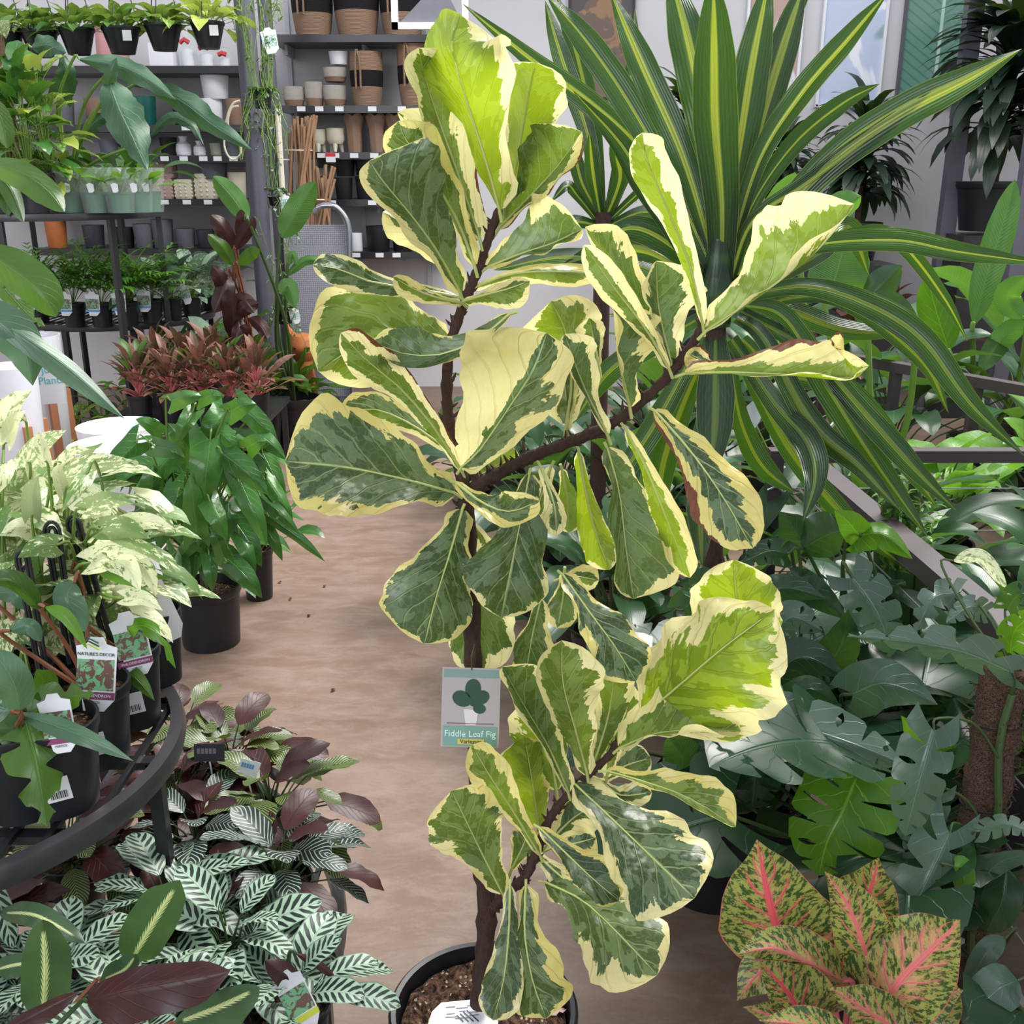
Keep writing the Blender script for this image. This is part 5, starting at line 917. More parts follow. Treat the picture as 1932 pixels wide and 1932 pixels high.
# floor level: red aglaonemas, ferns
BZ = .36; x0 = PY(205, 700, 5.2).x; x1 = PY(505, 700, 5.2).x
bn = thing('low_bench', ((x0+x1)/2, 5.3, 0), 'low black metal bench under the bronze-red plants', 'bench'); MB().box(((x0+x1)/2, 5.3, BZ-.015), (x1-x0, .75, .03)).build('bench_top', M['metal'], bn, smooth=False)
for ax in (x0+.03, x1-.03):
    for ay in (4.96, 5.64): MB().box((ax, ay, (BZ-.03)/2), (.03, .03, BZ-.03)).build('leg', M['metal'], bn, smooth=False)
for i, (x, Yq, s) in enumerate(((262, 5.05, 1), (322, 5.05, 1), (380, 5.05, 1.), (434, 5.05, 1.), (484, 5.08, 1.15), (300, 5.45, 1.1), (352, 5.45, 1.1), (405, 5.45, 1.1))):
    l = 'bronze-red leaved plant in black pot on the low bench, ' + ['leftmost of the front row', 'second of the front row', 'third of the front row', 'fourth of the front row', 'pink-stemmed, nearest the post', 'leftmost of the back row', 'middle of the back row', 'right end of the back row'][i]
    clump('red_aglaonema', l, 'plant', (PY(x, 740, Yq).x, Yq, BZ+.001), 'redag', 'lance', 46, .14*s, .04*s, .1, el=(1.5, .35), droop=.9, lel=.0, pot=(.062, .14), petm='stemp', seed=150+i, tint=(.5, .5, .5, 1), pr=.003, mat2='olive' if i % 3 == 0 else None, group='bronze-red plants on the low bench', stemh=.16)
for i, (x, Yq, mt, L_, l) in enumerate(((335, 5.95, 'olive', .2, 'broad green-leaved plant behind the bronze-red plants, left'), (400, 5.9, 'silver', .22, 'pale-patched broad-leaved plant behind the bronze-red plants'), (455, 5.85, 'olive', .2, 'bushy green plant directly left of the thick post'))):
    clump('leafy_plant', l, 'plant', (PY(x, 700, Yq).x, Yq, .003), mt, 'oval', 26, L_, L_*.5, .24, el=(1.5, .4), droop=.8, pot=(.1, .32), seed=170+i, stemh=.25)
p = PZ(548, 824, 0); th = clump('crinkled_fern', 'crinkly fern in a tagged black pot on the floor right of the posts', 'plant', (p.x, p.y+.1, .003), 'olive', 'lance', 34, .42, .09, .04, el=(1.45, .3), droop=1.3, lel=0, pot=(.115, .24), seed=180, rag=.25, wave=.3, nt=14)
tagcard(th, Vector((p.x, p.y-.02, .2)), .07, .12); 
p = PZ(590, 800, 0); clump('young_fern', 'small bright green fern leaning out beside the tagged fern pot', 'plant', (p.x-.1, p.y-.4, .003), 'lily', 'lance', 10, .22, .07, .22, el=(1.2, .1), droop=1.0, pot=(.09, .18), seed=181)
p = PZ(300, 860, 0); 
for i, (x, y, l) in enumerate(((140, 900, 'yellow-green variegated small plant between the white planters'), (190, 880, 'small narrow-leaved plant with tag behind the round white pots'), (235, 870, 'small dark plant just left of the bronze-red plants'))):
    p = PZ(x, y, 0); clump('small_plant', l, 'plant', (p.x, p.y+.1, .003), ('pothg', 'palm', 'calw')[i], 'lance', 28, .12, .04, .1, pot=(.08, .16), seed=185+i, stemh=.2)
# terracotta ox ornament by the trolley
p = PZ(572, 715, 0); p = Vector((PY(572, 650, 6.35).x, 6.35, 0)); th = thing('ox_ornament', p, 'orange round-headed ornament with pointed ears on the trolley platform', 'ornament')
zz = PY(572, 655, 6.35).z; MB().lathe([(0, -.09), (.06, -.075), (.095, -.02), (.1, .02), (.07, .075), (0, .09)], (p.x, p.y, zz), 24).build('head', M['terra'], th)
MB().lathe([(0, 0), (.09, 0), (.07, zz*.5), (.05, zz-.05), (0, zz-.04)], (p.x, p.y, 0), 20).build('body', M['terra'], th)
for s in (-1, 1): MB().tube([(p.x+s*.05, p.y, zz+.06), (p.x+s*.09, p.y, zz+.11), (p.x+s*.1, p.y, zz+.17)], [.028, .02, .002], 8).build('ear', M['terra'], th); MB().lathe([(0, -.012), (.012, 0), (0, .012)], (p.x+s*.035, p.y-.09, zz+.01), 10).build('eye', M['black'], th)
# white planters
def planter(px, ptop, Y, wpx, label, legs=True, taper=.86, h=None):
    p = PY(px, ptop, Y); r = wpx/2*mpp(p); zt = p.z; z0 = .14 if legs else .002; th = thing('white_planter', (p.x, Y, 0), label, 'planter')
    MB().lathe([(0, z0+.004), (r*taper*.96, z0), (r*taper, z0+.01), (r*.99, zt-.01), (r, zt), (r*.93, zt), (r*.9, zt-.03), (r*.85, z0+.05), (0, z0+.04)], (p.x, Y, 0), 48).build('body', M['white'], th)
    if legs:
        for a in (.8, 2.4, 3.9, 5.5): MB().beam((p.x+r*1.03*math.cos(a), Y+r*1.03*math.sin(a), .002), (p.x+r*.98*math.cos(a), Y+r*.98*math.sin(a), zt*.62), .035, .035).build('leg', M['wood'], th, smooth=False)
        MB().beam((p.x-r*.95, Y, z0-.02), (p.x+r*.95, Y, z0-.02), .03, .025).beam((p.x, Y-r*.95, z0-.02), (p.x, Y+r*.95, z0-.02), .03, .025).build('cross_brace', M['wood'], th, smooth=False)
    return th
w1 = planter(62, 632, 5.2, 96, 'tall white planter on wooden legs with a paper care sheet, left edge')
w2 = planter(15, 690, 4.7, 100, 'nearer white planter on wooden legs cut by the left edge')
p = PY(90, 710, 4.95); M4 = card_m(p, 0.02, .1, .06); w, h = 48*mpp(p), 105*mpp(p); o = pm(M4, w, h, 0, 0).build('care_sheet', M['card'], w1, smooth=False); 
for i, s in enumerate(('Just', 'Plants')): text(s, w*.42, M['tagteal'], o, M4 @ Matrix.Translation((.1*w, h*(.12-.2*i), .0015)))
planter(222, 802, 4.4, 150, 'round white pot rim behind the glossy philodendron, upper of two', False, .7); planter(215, 838, 3.75, 168, 'round white pot in front, beside the glossy philodendron', False, .7)
# glossy philodendron in big pot
p = PZ(383, 1238, 0); Yp = p.y+.11; loc = (p.x, Yp, .002); th = thing('glossy_philodendron', loc, 'bushy philodendron with glossy arrow leaves in a large black pot on the floor', 'plant')
zt = PY(388, 1104, Yp).z; potparts(th, loc, .112, zt, 'pot', True, .86)
R2 = random.Random(5); rt = Vector((p.x, Yp, zt*.9))
MB().tube([rt, rt+Vector((0, .01, .3))], .02, 10).build('moss_pole', M['coco'], th)
HL = [(395, 850, 385, 940, 30, 34), (330, 760, 378, 745, 12, 20), (360, 790, 335, 830, 14, 16), (420, 790, 385, 835, 22, 26), (440, 780, 480, 760, 16, 20), (300, 850, 345, 860, 16, 18), (250, 850, 195, 905, 20, 22), (330, 900, 235, 870, 18, 22), (285, 960, 290, 880, 26, 22), (300, 905, 180, 905, 22, 18), (330, 955, 300, 1030, 22, 24), (280, 1000, 265, 945, 22, 20), (430, 870, 500, 925, 26, 20), (445, 900, 470, 975, 22, 20), (430, 960, 430, 1005, 24, 20), (400, 960, 425, 1010, 16, 22), (470, 850, 500, 830, 18, 18), (480, 820, 535, 860, 16, 18), (500, 870, 535, 940, 18, 18), (510, 920, 550, 980, 14, 16), (500, 950, 560, 1000, 12, 14), (520, 990, 605, 1050, 12, 10), (450, 1000, 490, 1060, 22, 20), (455, 1020, 480, 1075, 14, 16), (350, 1010, 385, 1040, 18, 18), (340, 1060, 350, 1130, 16, 16), (325, 1080, 335, 1145, 16, 18), (395, 1060, 400, 1110, 14, 14), (440, 1070, 490, 1120, 20, 18), (420, 1050, 400, 1000, 14, 12), (370, 1000, 360, 900, 22, 20), (390, 1010, 330, 1060, 16, 18), (460, 780, 520, 830, 22, 18), (360, 860, 320, 800, 18, 20), (300, 820, 260, 790, 14, 14), (410, 820, 450, 850, 20, 16), (320, 870, 260, 940, 20, 22), (400, 900, 340, 980, 24, 24), (460, 930, 500, 1020, 20, 18), (500, 1000, 530, 1050, 14, 12), (380, 760, 420, 745, 14, 14), (340, 940, 290, 1000, 20, 22)]
sp = []
for i, (x0, y0, x1, y1, a, b) in enumerate(HL):
    dx, dy = x1-x0, y1-y0; Yb = Yp-.12-R2.random()*.15+(.15 if abs(x1-390) > 110 else 0); sp.append(([(x0-dx*.15, y0-dy*.15-6, Yb), ((x0+x1)/2, (y0+y1)/2-6, Yb-.05), (x1+dx*.1, y1+dy*.1+4, Yb-.04)], a*1.3, b*1.3, {'rnd': R2.random()}))
hero(th, sp, 'philo', 'arrow', rt+Vector((0, 0, .1)), pr=.003, petm='stem', wave=.08)
# dark leaves filling the heart of the bush
fm = MB()
for i in range(60):
    a = R2.random()*6.28; zq = R2.random(); r = (.12+.14*R2.random())*(1-.3*abs(zq-.6)); leaf3(fm, (p.x+r*math.cos(a)*.8, Yp+.06+r*math.sin(a)*.6, zt+.05+zq*.48), a, R2.uniform(-.7, .5), .17, .085, shape='arrow', nt=8)
fm.build('inner_foliage', M['philo'], th, ang=180)
p = PZ(482, 1140, 0); th = clump('young_philodendron', 'plain black pot with a sparse purple-stemmed plant behind the glossy philodendron', 'plant', (p.x, p.y+.07, .002), 'philo', 'heart', 8, .14, .08, .3, el=(1.3, .4), pot=(.062, .2), seed=210, petm='stemr')
# ---------------------------------------------------------------- near round two-tier stand
NC = (-.88, 1.36); NR1 = .365; NR0 = .6; NZ1 = .72; NZ0 = .35
st = ringstand('plant_stand', NC, [(NZ0, NR0), (NZ1, NR1)], 'scuffed black two-tier round metal plant stand at the left front', 4, True, barw=.032, off=0., lw=.02)
def polar(r, adeg, z): a = math.radians(adeg); return (NC[0]+r*math.cos(a), NC[1]+r*math.sin(a), z+.001)
# pots on the top tier
TP = [(162, 1470, .058, .125, 'tall lobed philodendron pot with the large leaf-picture tag in front'), (238, 1392, .05, .13, 'black pot with barcode sticker right of the large tag'), (290, 1308, .045, .13, 'black pot at the right rim of the top tier with a lime leaf'), (92, 1560, .06, .13, 'black pot at the front left of the top tier under the dark lobed leaf'), (20, 1570, .06, .13, 'black pot at the left edge of the top tier'), (190, 1310, .05, .12, 'pothos pot in the middle of the top tier'), (110, 1370, .055, .12, 'pothos pot behind the black wire trellis'), (30, 1420, .055, .12, 'pothos pot at the left behind the pale leaf')]
TT = []
for i, (x, y, r, h, l) in enumerate(TP):
    p = PZ(x, y-8, NZ1); loc = (p.x, p.y+r*.8, NZ1+.001); th = thing('potted_philodendron' if i < 5 else 'potted_pothos', loc, l, 'plant'); potparts(th, loc, r, h); TT.append((th, Vector(loc)+Vector((0, 0, h*.85))))
    if i in (0, 1, 3): 
        ang = -1.2; c = Vector(loc)+Vector((r*.94*math.cos(ang), r*.94*math.sin(ang)-.003, h*.42)); M4 = card_m(c, -.05, .35, .1); o = pm(M4, .036, .036, 0, 0).build('barcode_sticker', M['card'], th, smooth=False)
        for q in range(9): pm(M4, .0012 if q % 2 else .0006, .011, -.008+q*.0025, -.008, .0008).build('printed_bar', M['black'], o, smooth=False)
def put(i, px, py, dy=0): 
    th, b = TT[i]; return PY(px, py, b.y+dy)
tagcard(TT[0][0], put(0, 180, 1272, -.05), .056, .105, yaw=.1, tilt=.25, roll=-.1, band='magenta', words=(("NATURE'S DECOR", .0062, .27, 'navy'), ('PHILODENDRON', .0058, -.29, 'card'), ('MAYOI', .0052, -.38, 'greyp')))
c_ = put(0, 172, 1213, -.052)
for q in range(3): MB().tube([c_+Vector((-.011, 0, -.005*q+.004)), c_+Vector((-.003, -.002, -.005*q+.009)), c_+Vector((.011, -.001, -.005*q))], .0012, 5).build('printed_wave', M['navy'] if q < 2 else M['lime_p'], TT[0][0])
tagcard(TT[1][0], put(1, 248, 1215, -.05), .05, .1, yaw=.35, tilt=.2, roll=.1, band='magenta', words=(('PHILODENDRON', .0052, -.29, 'card'), ('MAYOI', .0048, -.38, 'greyp')))
tagcard(TT[2][0], put(2, 300, 1145, -.03), .045, .125, yaw=.4, tilt=.15, roll=.3, pic=False); tagcard(TT[3][0], put(3, 108, 1365, -.05), .042, .08, yaw=.1, tilt=.2, roll=.1, band='magenta', words=(('MAYOI', .0048, -.38, 'greyp'),)); tagcard(TT[5][0], put(5, 222, 1165, .0), .034, .05, tilt=.2, band='navy'); tagcard(TT[6][0], put(6, 68, 1230, .0), .034, .06, tilt=.2, roll=-.3, band='navy')
Yf = 1.2
hero(TT[3][0], [([(52, 1352, Yf), (110, 1320, Yf), (178, 1308, Yf-.03)], 40, 36, {'shape': 'lobed'}), ([(45, 1350, Yf), (70, 1440, Yf-.06), (88, 1560, Yf-.09)], 52, 62, {'shape': 'lobed'}), ([(40, 1345, Yf), (20, 1400, Yf-.03), (-20, 1450, Yf-.05)], 30, 30, {'shape': 'lobed'}), ([(50, 1330, Yf+.05), (80, 1290, Yf+.04), (70, 1262, Yf)], 26, 30)], 'olive', 'lance', TT[3][1], petm='stemr', pr=.0035, nt=24, ns=6)
hero(TT[3][0], [([(30, 1345, Yf-.02), (100, 1368, Yf-.06), (170, 1395, Yf-.09), (252, 1436, Yf-.1)], 18, 20)], 'philb', 'lance', TT[3][1], petm='stemr', pr=.003)
hero(TT[4][0], [([(38, 1340, 1.14), (25, 1285, 1.12), (-15, 1225, 1.12)], 32, 34), ([(20, 1340, 1.14), (-10, 1330, 1.14), (-50, 1300, 1.12)], 40, 34)], 'philb', 'oval', TT[4][1], petm='stemr', pr=.003)
hero(TT[1][0], [([(222, 1200, 1.42), (262, 1180, 1.38), (300, 1200, 1.36), (332, 1262, 1.35)], 16, 20, {'mat': 'monl', 'shape': 'lobed'}), ([(210, 1262, 1.42), (250, 1275, 1.38), (292, 1322, 1.36)], 18, 14, {'mat': 'olive'}), ([(85, 1145, 1.3), (125, 1165, 1.28), (165, 1225, 1.27)], 14, 12, {'mat': 'lily'})], 'olive', 'lance', TT[1][1], petm='stemr', pr=.003)
hero(TT[0][0], [([(140, 1100, 1.35), (128, 1130, 1.33), (160, 1192, 1.32)], 30, 26, {'mat': 'philb'}), ([(150, 1085, 1.45), (210, 1075, 1.42), (322, 1092, 1.4)], 20, 18, {'mat': 'olive', 'shape': 'lobed'}), ([(155, 1070, 1.4), (200, 1080, 1.38), (300, 1130, 1.36)], 14, 12, {'mat': 'lily', 'shape': 'lobed'}), ([(75, 1150, 1.3), (30, 1100, 1.28), (-20, 1095, 1.28)], 14, 24, {'mat': 'olive'}), ([(20, 1190, 1.3), (55, 1180, 1.3), (78, 1210, 1.3)], 14, 16, {'mat': 'philb'}), ([(-10, 1120, 1.35), (30, 1120, 1.33), (50, 1150, 1.33)], 22, 20, {'mat': 'philb'}), ([(90, 1180, 1.5), (100, 1160, 1.5), (65, 1150, 1.48)], 12, 12, {'mat': 'lily'})], 'philb', 'oval', TT[0][1], petm='stemr', pr=.003)
# marbled pothos leaves
R3 = random.Random(11); PL = [(8, 800, 55, 742, 22, .7), (15, 830, 45, 780, 16, .9), (50, 880, 118, 818, 24, .45), (85, 865, 75, 820, 14, .8), (30, 960, 45, 890, 40, .6), (62, 965, 72, 905, 20, .2), (5, 880, -5, 930, 22, .8), (120, 925, 110, 880, 14, .9), (130, 900, 240, 872, 26, .2), (110, 940, 165, 1000, 20, .95), (150, 940, 200, 990, 34, .8), (85, 1010, 35, 970, 28, .5), (25, 1020, 95, 1005, 34, .75), (130, 985, 200, 965, 26, .9), (170, 960, 245, 950, 22, .15), (200, 1000, 275, 1015, 26, .1), (240, 990, 322, 998, 20, .4), (190, 1060, 270, 985, 18, .7), (180, 1060, 275, 1050, 30, .92), (215, 1060, 260, 1110, 26, .95), (140, 1010, 110, 1060, 20, .7), (100, 1030, 40, 1050, 26, .6), (230, 1020, 330, 1085, 14, .35), (225, 1130, 280, 1100, 20, .7), (240, 1130, 300, 1150, 18, .8), (60, 1000, 5, 1010, 24, .35), (20, 1060, -20, 1100, 22, .3), (50, 910, 95, 960, 24, .7), (90, 940, 60, 990, 20, .5), (0, 990, 50, 1070, 22, .5), (160, 900, 120, 960, 18, .8), (255, 1060, 290, 1120, 20, .85), (120, 870, 165, 850, 12, .9), (30, 790, -10, 760, 20, .5), (150, 1150, 190, 1200, 16, .8), (45, 1200, 80, 1240, 18, .2), (5, 1190, 40, 1230, 18, .4)]
for i, (x0, y0, x1, y1, w, mb_) in enumerate(PL):
    k = (5, 6, 7)[0 if x0 > 120 else (1 if x0 > 45 else 2)]; th, b = TT[k]; Yb = 1.3+R3.random()*.25+(.08 if y0 < 900 else 0); dx, dy = x1-x0, y1-y0
    hero(th, [([(x0-dx*.1, y0-dy*.1, Yb), ((x0+x1)/2+dy*.1, (y0+y1)/2-10, Yb-.03), (x1+dx*.12, y1+dy*.12, Yb-.05)], w*1.0, w*.85, {'rnd': R3.random(), 'tint': (.5, mb_*.28+.36, .5, 1)})], 'pothos', 'heart', b+Vector((R3.uniform(-.02, .02), R3.uniform(-.02, .02), .0)), pr=.0022)
for k in (5, 6, 7):
    th, b = TT[k]; fm = MB()
    for i in range(34):
        a = R3.random()*6.28; r = .03+.09*R3.random(); leaf3(fm, (b.x+r*math.cos(a), b.y+.03+r*math.sin(a), b.z+.02+R3.random()*.26), a, R3.uniform(-.6, .6), .085, .06, shape='heart', nt=7, tint=(.5, R3.uniform(.36, .58), .5, 1))
    fm.build('inner_foliage', M['pothos'], th, ang=180)
# wire trellises
for i, (x0, y0, x1, y1, w, l) in enumerate(((40, 1040, 85, 1290, 26, 'black wire trellis with arched top, left one in the pothos'), (95, 985, 130, 1200, 30, 'black wire trellis with curled top, middle one in the pothos'), (135, 975, 190, 1160, 26, 'black wire trellis with scrolls, right one in the pothos'))):
    Yt = 1.33+.05*i; t = PY(x0, y0, Yt); b = PY(x1, y1, Yt); b = t+(b-t)*1.25; k = mpp(t)*w*.5; u = (b-t).normalized(); s = Vector((1, 0, .2)).normalized(); th = thing('wire_trellis', b, l, 'trellis')
    for q in (1, .5): MB().tube([b-s*k*q*.6]+[t+u*k*1.4-s*k*q]+[t+u*k*(1.4-1.4*q*math.sin(a))-s*k*q*math.cos(a) for a in np.linspace(.3, 2.84, 9)]+[t+u*k*1.4+s*k*q, b+s*k*q*.6], .0028, 6).build('hoop', M['metal'], th)
    for sg_ in (-1, 1): MB().tube([t+u*k*2.6+s*sg_*k*(.1+.045*a)*math.cos(a)+u*k*(.1+.045*a)*math.sin(a)+s*sg_*k*.35 for a in np.linspace(0, 9, 24)], .002, 5).build('scroll', M['metal'], th)
# large arching leaves entering at the left edge
loc = (-1.35, 1.95, 0); th = thing('arching_philodendron', loc, 'plant out of frame whose huge grey-green leaves arch in over the left edge', 'plant'); potparts(th, loc, .16, .34)
rt = Vector(loc)+Vector((0, 0, .32)); MB().tube([rt-Vector((0, 0, .05)), rt+Vector((.05, -.1, .8))], .02, 8).build('trunk', M['stemd'], th); rt = rt+Vector((.05, -.1, .75))
hero(th, [([(-60, 570, 1.45), (30, 625, 1.42), (110, 680, 1.42), (175, 735, 1.42), (235, 790, 1.42)], 16, 30, {'sl': 1}), ([(-60, 570, 1.44), (0, 610, 1.42), (45, 660, 1.42), (62, 728, 1.42)], 46, 40)], 'philb', 'lance', rt, pr=.008)
hero(th, [([(-30, 305, 1.6), (40, 325, 1.55), (90, 360, 1.52), (122, 400, 1.5)], 22, 34), ([(-30, 330, 1.62), (15, 350, 1.6), (45, 420, 1.58)], 14, 20), ([(-40, 470, 1.5), (25, 510, 1.48), (75, 550, 1.46), (106, 598, 1.46)], 44, 34), ([(5, 540, 1.6), (50, 590, 1.6), (85, 616, 1.6)], 16, 18, {'shape': 'lobed'}), ([(-20, 180, 1.7), (5, 230, 1.7), (15, 280, 1.7)], 18, 20)], 'olive', 'oval', rt, pr=.006)
# calatheas on the lower tier
CL = [(.5, 48, 'calp', 'dark pinstriped prayer plant at the back of the lower tier'), (.5, 27, 'calp', 'pinstriped prayer plant beside the two upright tags'), (.37, 44, 'purp', 'dark purple-leaved plant half hidden behind the top tier'), (.5, 5, 'calw', 'white-lined dark prayer plant at the right of the lower tier'), (.36, 20, 'calw', 'white-lined prayer plant under the rim of the top tier'), (.49, -17, 'cal', 'pale prayer plant with dark feathered stripes at the right rim, back one'), (.49, -38, 'cal', 'pale striped prayer plant at the right rim above the tagged pot'), (.36, -10, 'cal', 'pale striped prayer plant in the middle of the lower tier'), (.34, -42, 'cal', 'pale striped prayer plant just below the top tier rim'), (.5, -60, 'cal', 'pale striped prayer plant behind the big purple leaf'), (.35, -70, 'cal', 'pale striped prayer plant at the left front'), (.5, -82, 'mar', 'prayer plant with pale feather centres at the front left'), (.17, -60, 'purp', 'dark plant in the shade under the top tier, front one'), (.17, 40, 'calp', 'dark plant in the shade under the top tier, back one'), (.2, 170, 'olive', 'green plant in the shade under the top tier, far side'), (.5, 66, 'calp', 'shadowed prayer plant at the rear of the lower tier')]
for i, (r, a, mt, l) in enumerate(CL):
    clump('prayer_plant', l, 'plant', polar(r, a, NZ0), mt, 'oval', 34 if mt != 'mar' else 20, .098 if mt != 'calp' else .095, .05, .085, el=(1.45, .25), droop=.7, lel=-.75, pot=(.055, .1), split=False, seed=300+i, petm='stemd', rad=.045, mat2='purp' if mt in ('calp', 'calw') else None, nt=10, ns=3, fold=.05, wave=.08, stemh=.04, petm_=0) if False else clump('prayer_plant', l, 'plant', polar(r, a, NZ0), mt, 'oval', 34 if mt != 'mar' else 20, .098, .05, .085, el=(1.45, .25), droop=.7, lel=-.75, pot=(.055, .1), split=(r > .4 and a < 10), seed=300+i, petm='stemd', rad=.045, mat2='purp' if mt in ('calp', 'calw') else None, nt=10, ns=3, fold=.05, wave=.08, stemh=.04)
p = PZ(548, 1900, NZ0+.1); th = clump('tagged_prayer_plant', 'prayer plant in black pot with a yellow-edged tag by the stand rim', 'plant', (p.x, p.y, NZ0+.001), 'cal', 'oval', 20, .1, .05, .08, el=(1.4, .2), droop=.8, lel=-.5, pot=(.055, .11), seed=330, petm='stemd'); tagcard(th, Vector((p.x+.02, p.y-.04, NZ0+.15)), .04, .09, yaw=.4, tilt=.3, roll=.3, band='lime_p')
loc = polar(.52, -84, NZ0); loc = (-.62, .93, NZ0+.001); th = thing('feathered_prayer_plant', loc, 'tall prayer plant in the front left corner with big pale-centred leaves', 'plant'); potparts(th, loc, .07, .12)
b = Vector(loc)+Vector((0, 0, .1))
hero(th, [([(245, 1818, 1.1), (290, 1740, 1.08), (340, 1660, 1.05)], 50, 42), ([(80, 1930, 1.02), (85, 1830, 1.0), (80, 1735, .99)], 42, 48), ([(0, 1722, 1.12), (70, 1728, 1.08), (160, 1778, 1.06)], 22, 22), ([(330, 1930, 1.0), (410, 1900, .98), (490, 1862, .97)], 26, 52), ([(190, 1850, 1.08), (235, 1830, 1.06), (258, 1800, 1.05)], 26, 18), ([(-10, 1830, 1.05), (30, 1820, 1.04), (80, 1815, 1.03)], 20, 24), ([(-30, 1640, 1.15), (5, 1720, 1.13), (25, 1790, 1.12)], 20, 20, {'mat': 'cal'})], 'mar', 'oval', b, petm='stemr', pr=.003, nt=20, ns=6, wave=.1)
hero(th, [([(165, 1890, .98), (230, 1870, .96), (330, 1850, .95), (435, 1832, .95)], 34, 62), ([(-20, 1960, .96), (60, 1915, .96), (150, 1870, .97)], 10, 24), ([(520, 1890, 1.1), (545, 1850, 1.1), (500, 1812, 1.1)], 24, 22, {'root': PZ(560, 1890, NZ0+.08)}), ([(560, 1800, 1.15), (600, 1820, 1.15), (632, 1845, 1.15)], 8, 8, {'root': PZ(560, 1890, NZ0+.08)})], 'purp', 'oval', b, petm='stemd', pr=.003, nt=18, ns=5, wave=.12)
for i, (x, y, w, h, l) in enumerate(((395, 1420, 56, 36, 'grey backs of a pair of upright tag cards, larger one'), (470, 1448, 38, 30, 'small pale blue barcode tag standing among dark prayer plants'), (300, 1450, 48, 30, 'grey translucent tag card below the stand rim'))):
    p = PY(x, y, 1.6-.02*i); th = thing('tag_card', p, l, 'plant tag'); M4 = card_m(p, .1, .1, -.05-.3*(i == 1)); k = mpp(p); o = pm(M4, w*k, h*k, 0, 0).build('card', M['potgrey'] if i != 1 else M['card'], th, smooth=False); MB().tube([M4 @ Vector((0, -h*k/2, 0)), Vector((p.x, p.y+.02, NZ0+.09))], .0016, 6).build('stake', M['card'], th)
    for q in range(5): pm(M4, w*k*.1, h*k*.3, w*k*(-.35+.13*q), h*k*.1, .0007).build('printed_mark', M['greyp'] if i != 1 else M['tagblue'], o, smooth=False)
# ---------------------------------------------------------------- right: railing enclosure
RZ = .8
A = PZ(1452, 846, RZ); B = PZ(1990, 876, RZ); Cc = PZ(1560, 892, RZ); D = PZ(1960, 1222, RZ)
rl = thing('railing', (A.x, A.y, 0), 'dark bronze metal railing with thin wire cables around the display, nearer one', 'railing')
A.z = B.z = D.z = Cc.z = RZ-.02; B.y = A.y; MB().beam(A, B+Vector((.6, 0, 0)), .045, .035).build('top_rail', M['brownrail'], rl, smooth=False)
C2 = Vector((Cc.x, A.y-.02, RZ-.02)); D2 = Vector((D.x, D.y-.4, RZ-.02)); D2.x = Cc.x+(D.x-Cc.x)*(A.y-D2.y)/(A.y-D.y)
MB().beam(C2, D2, .055, .04).build('top_rail', M['brownrail'], rl, smooth=False)
for p in (Vector((A.x+.02, A.y, 0)), Vector((B.x+.5, A.y, 0)), Vector((D2.x, D2.y+.03, 0))): MB().box((p.x, p.y, .39), (.04, .04, .78)).build('railing_post', M['brownrail'], rl, smooth=False)
for i in range(5):
    z = RZ-.12-.13*i; MB().tube([(A.x, A.y, z), (B.x+.6, A.y, z)], .002, 6).build('cable', M['cablem'], rl); MB().tube([(C2.x, C2.y, z), (D2.x, D2.y, z)], .002, 6).build('cable', M['cablem'], rl)
MB().tube(cr([PY(1448+x, 925+y, A.y-.03) for x, y in ((0, 0), (18, -6), (30, 4), (42, -2), (60, 2))], 30), .004, 6).build('tie_chain', M['chrome'], rl)
E = PZ(1560, 660, RZ); F_ = PZ(1960, 722, RZ); rl2 = thing('railing', (E.x, E.y, 0), 'dark metal railing farther back among the broad leaves', 'railing')
E.z = F_.z = RZ-.02; F_.y = E.y-.9; MB().beam(E, F_, .05, .04).build('top_rail', M['brownrail'], rl2, smooth=False)
for t in (0, .35, .7, 1): q = E.lerp(F_, t); MB().box((q.x, q.y, .39), (.04, .04, .78)).build('railing_post', M['brownrail'], rl2, smooth=False)
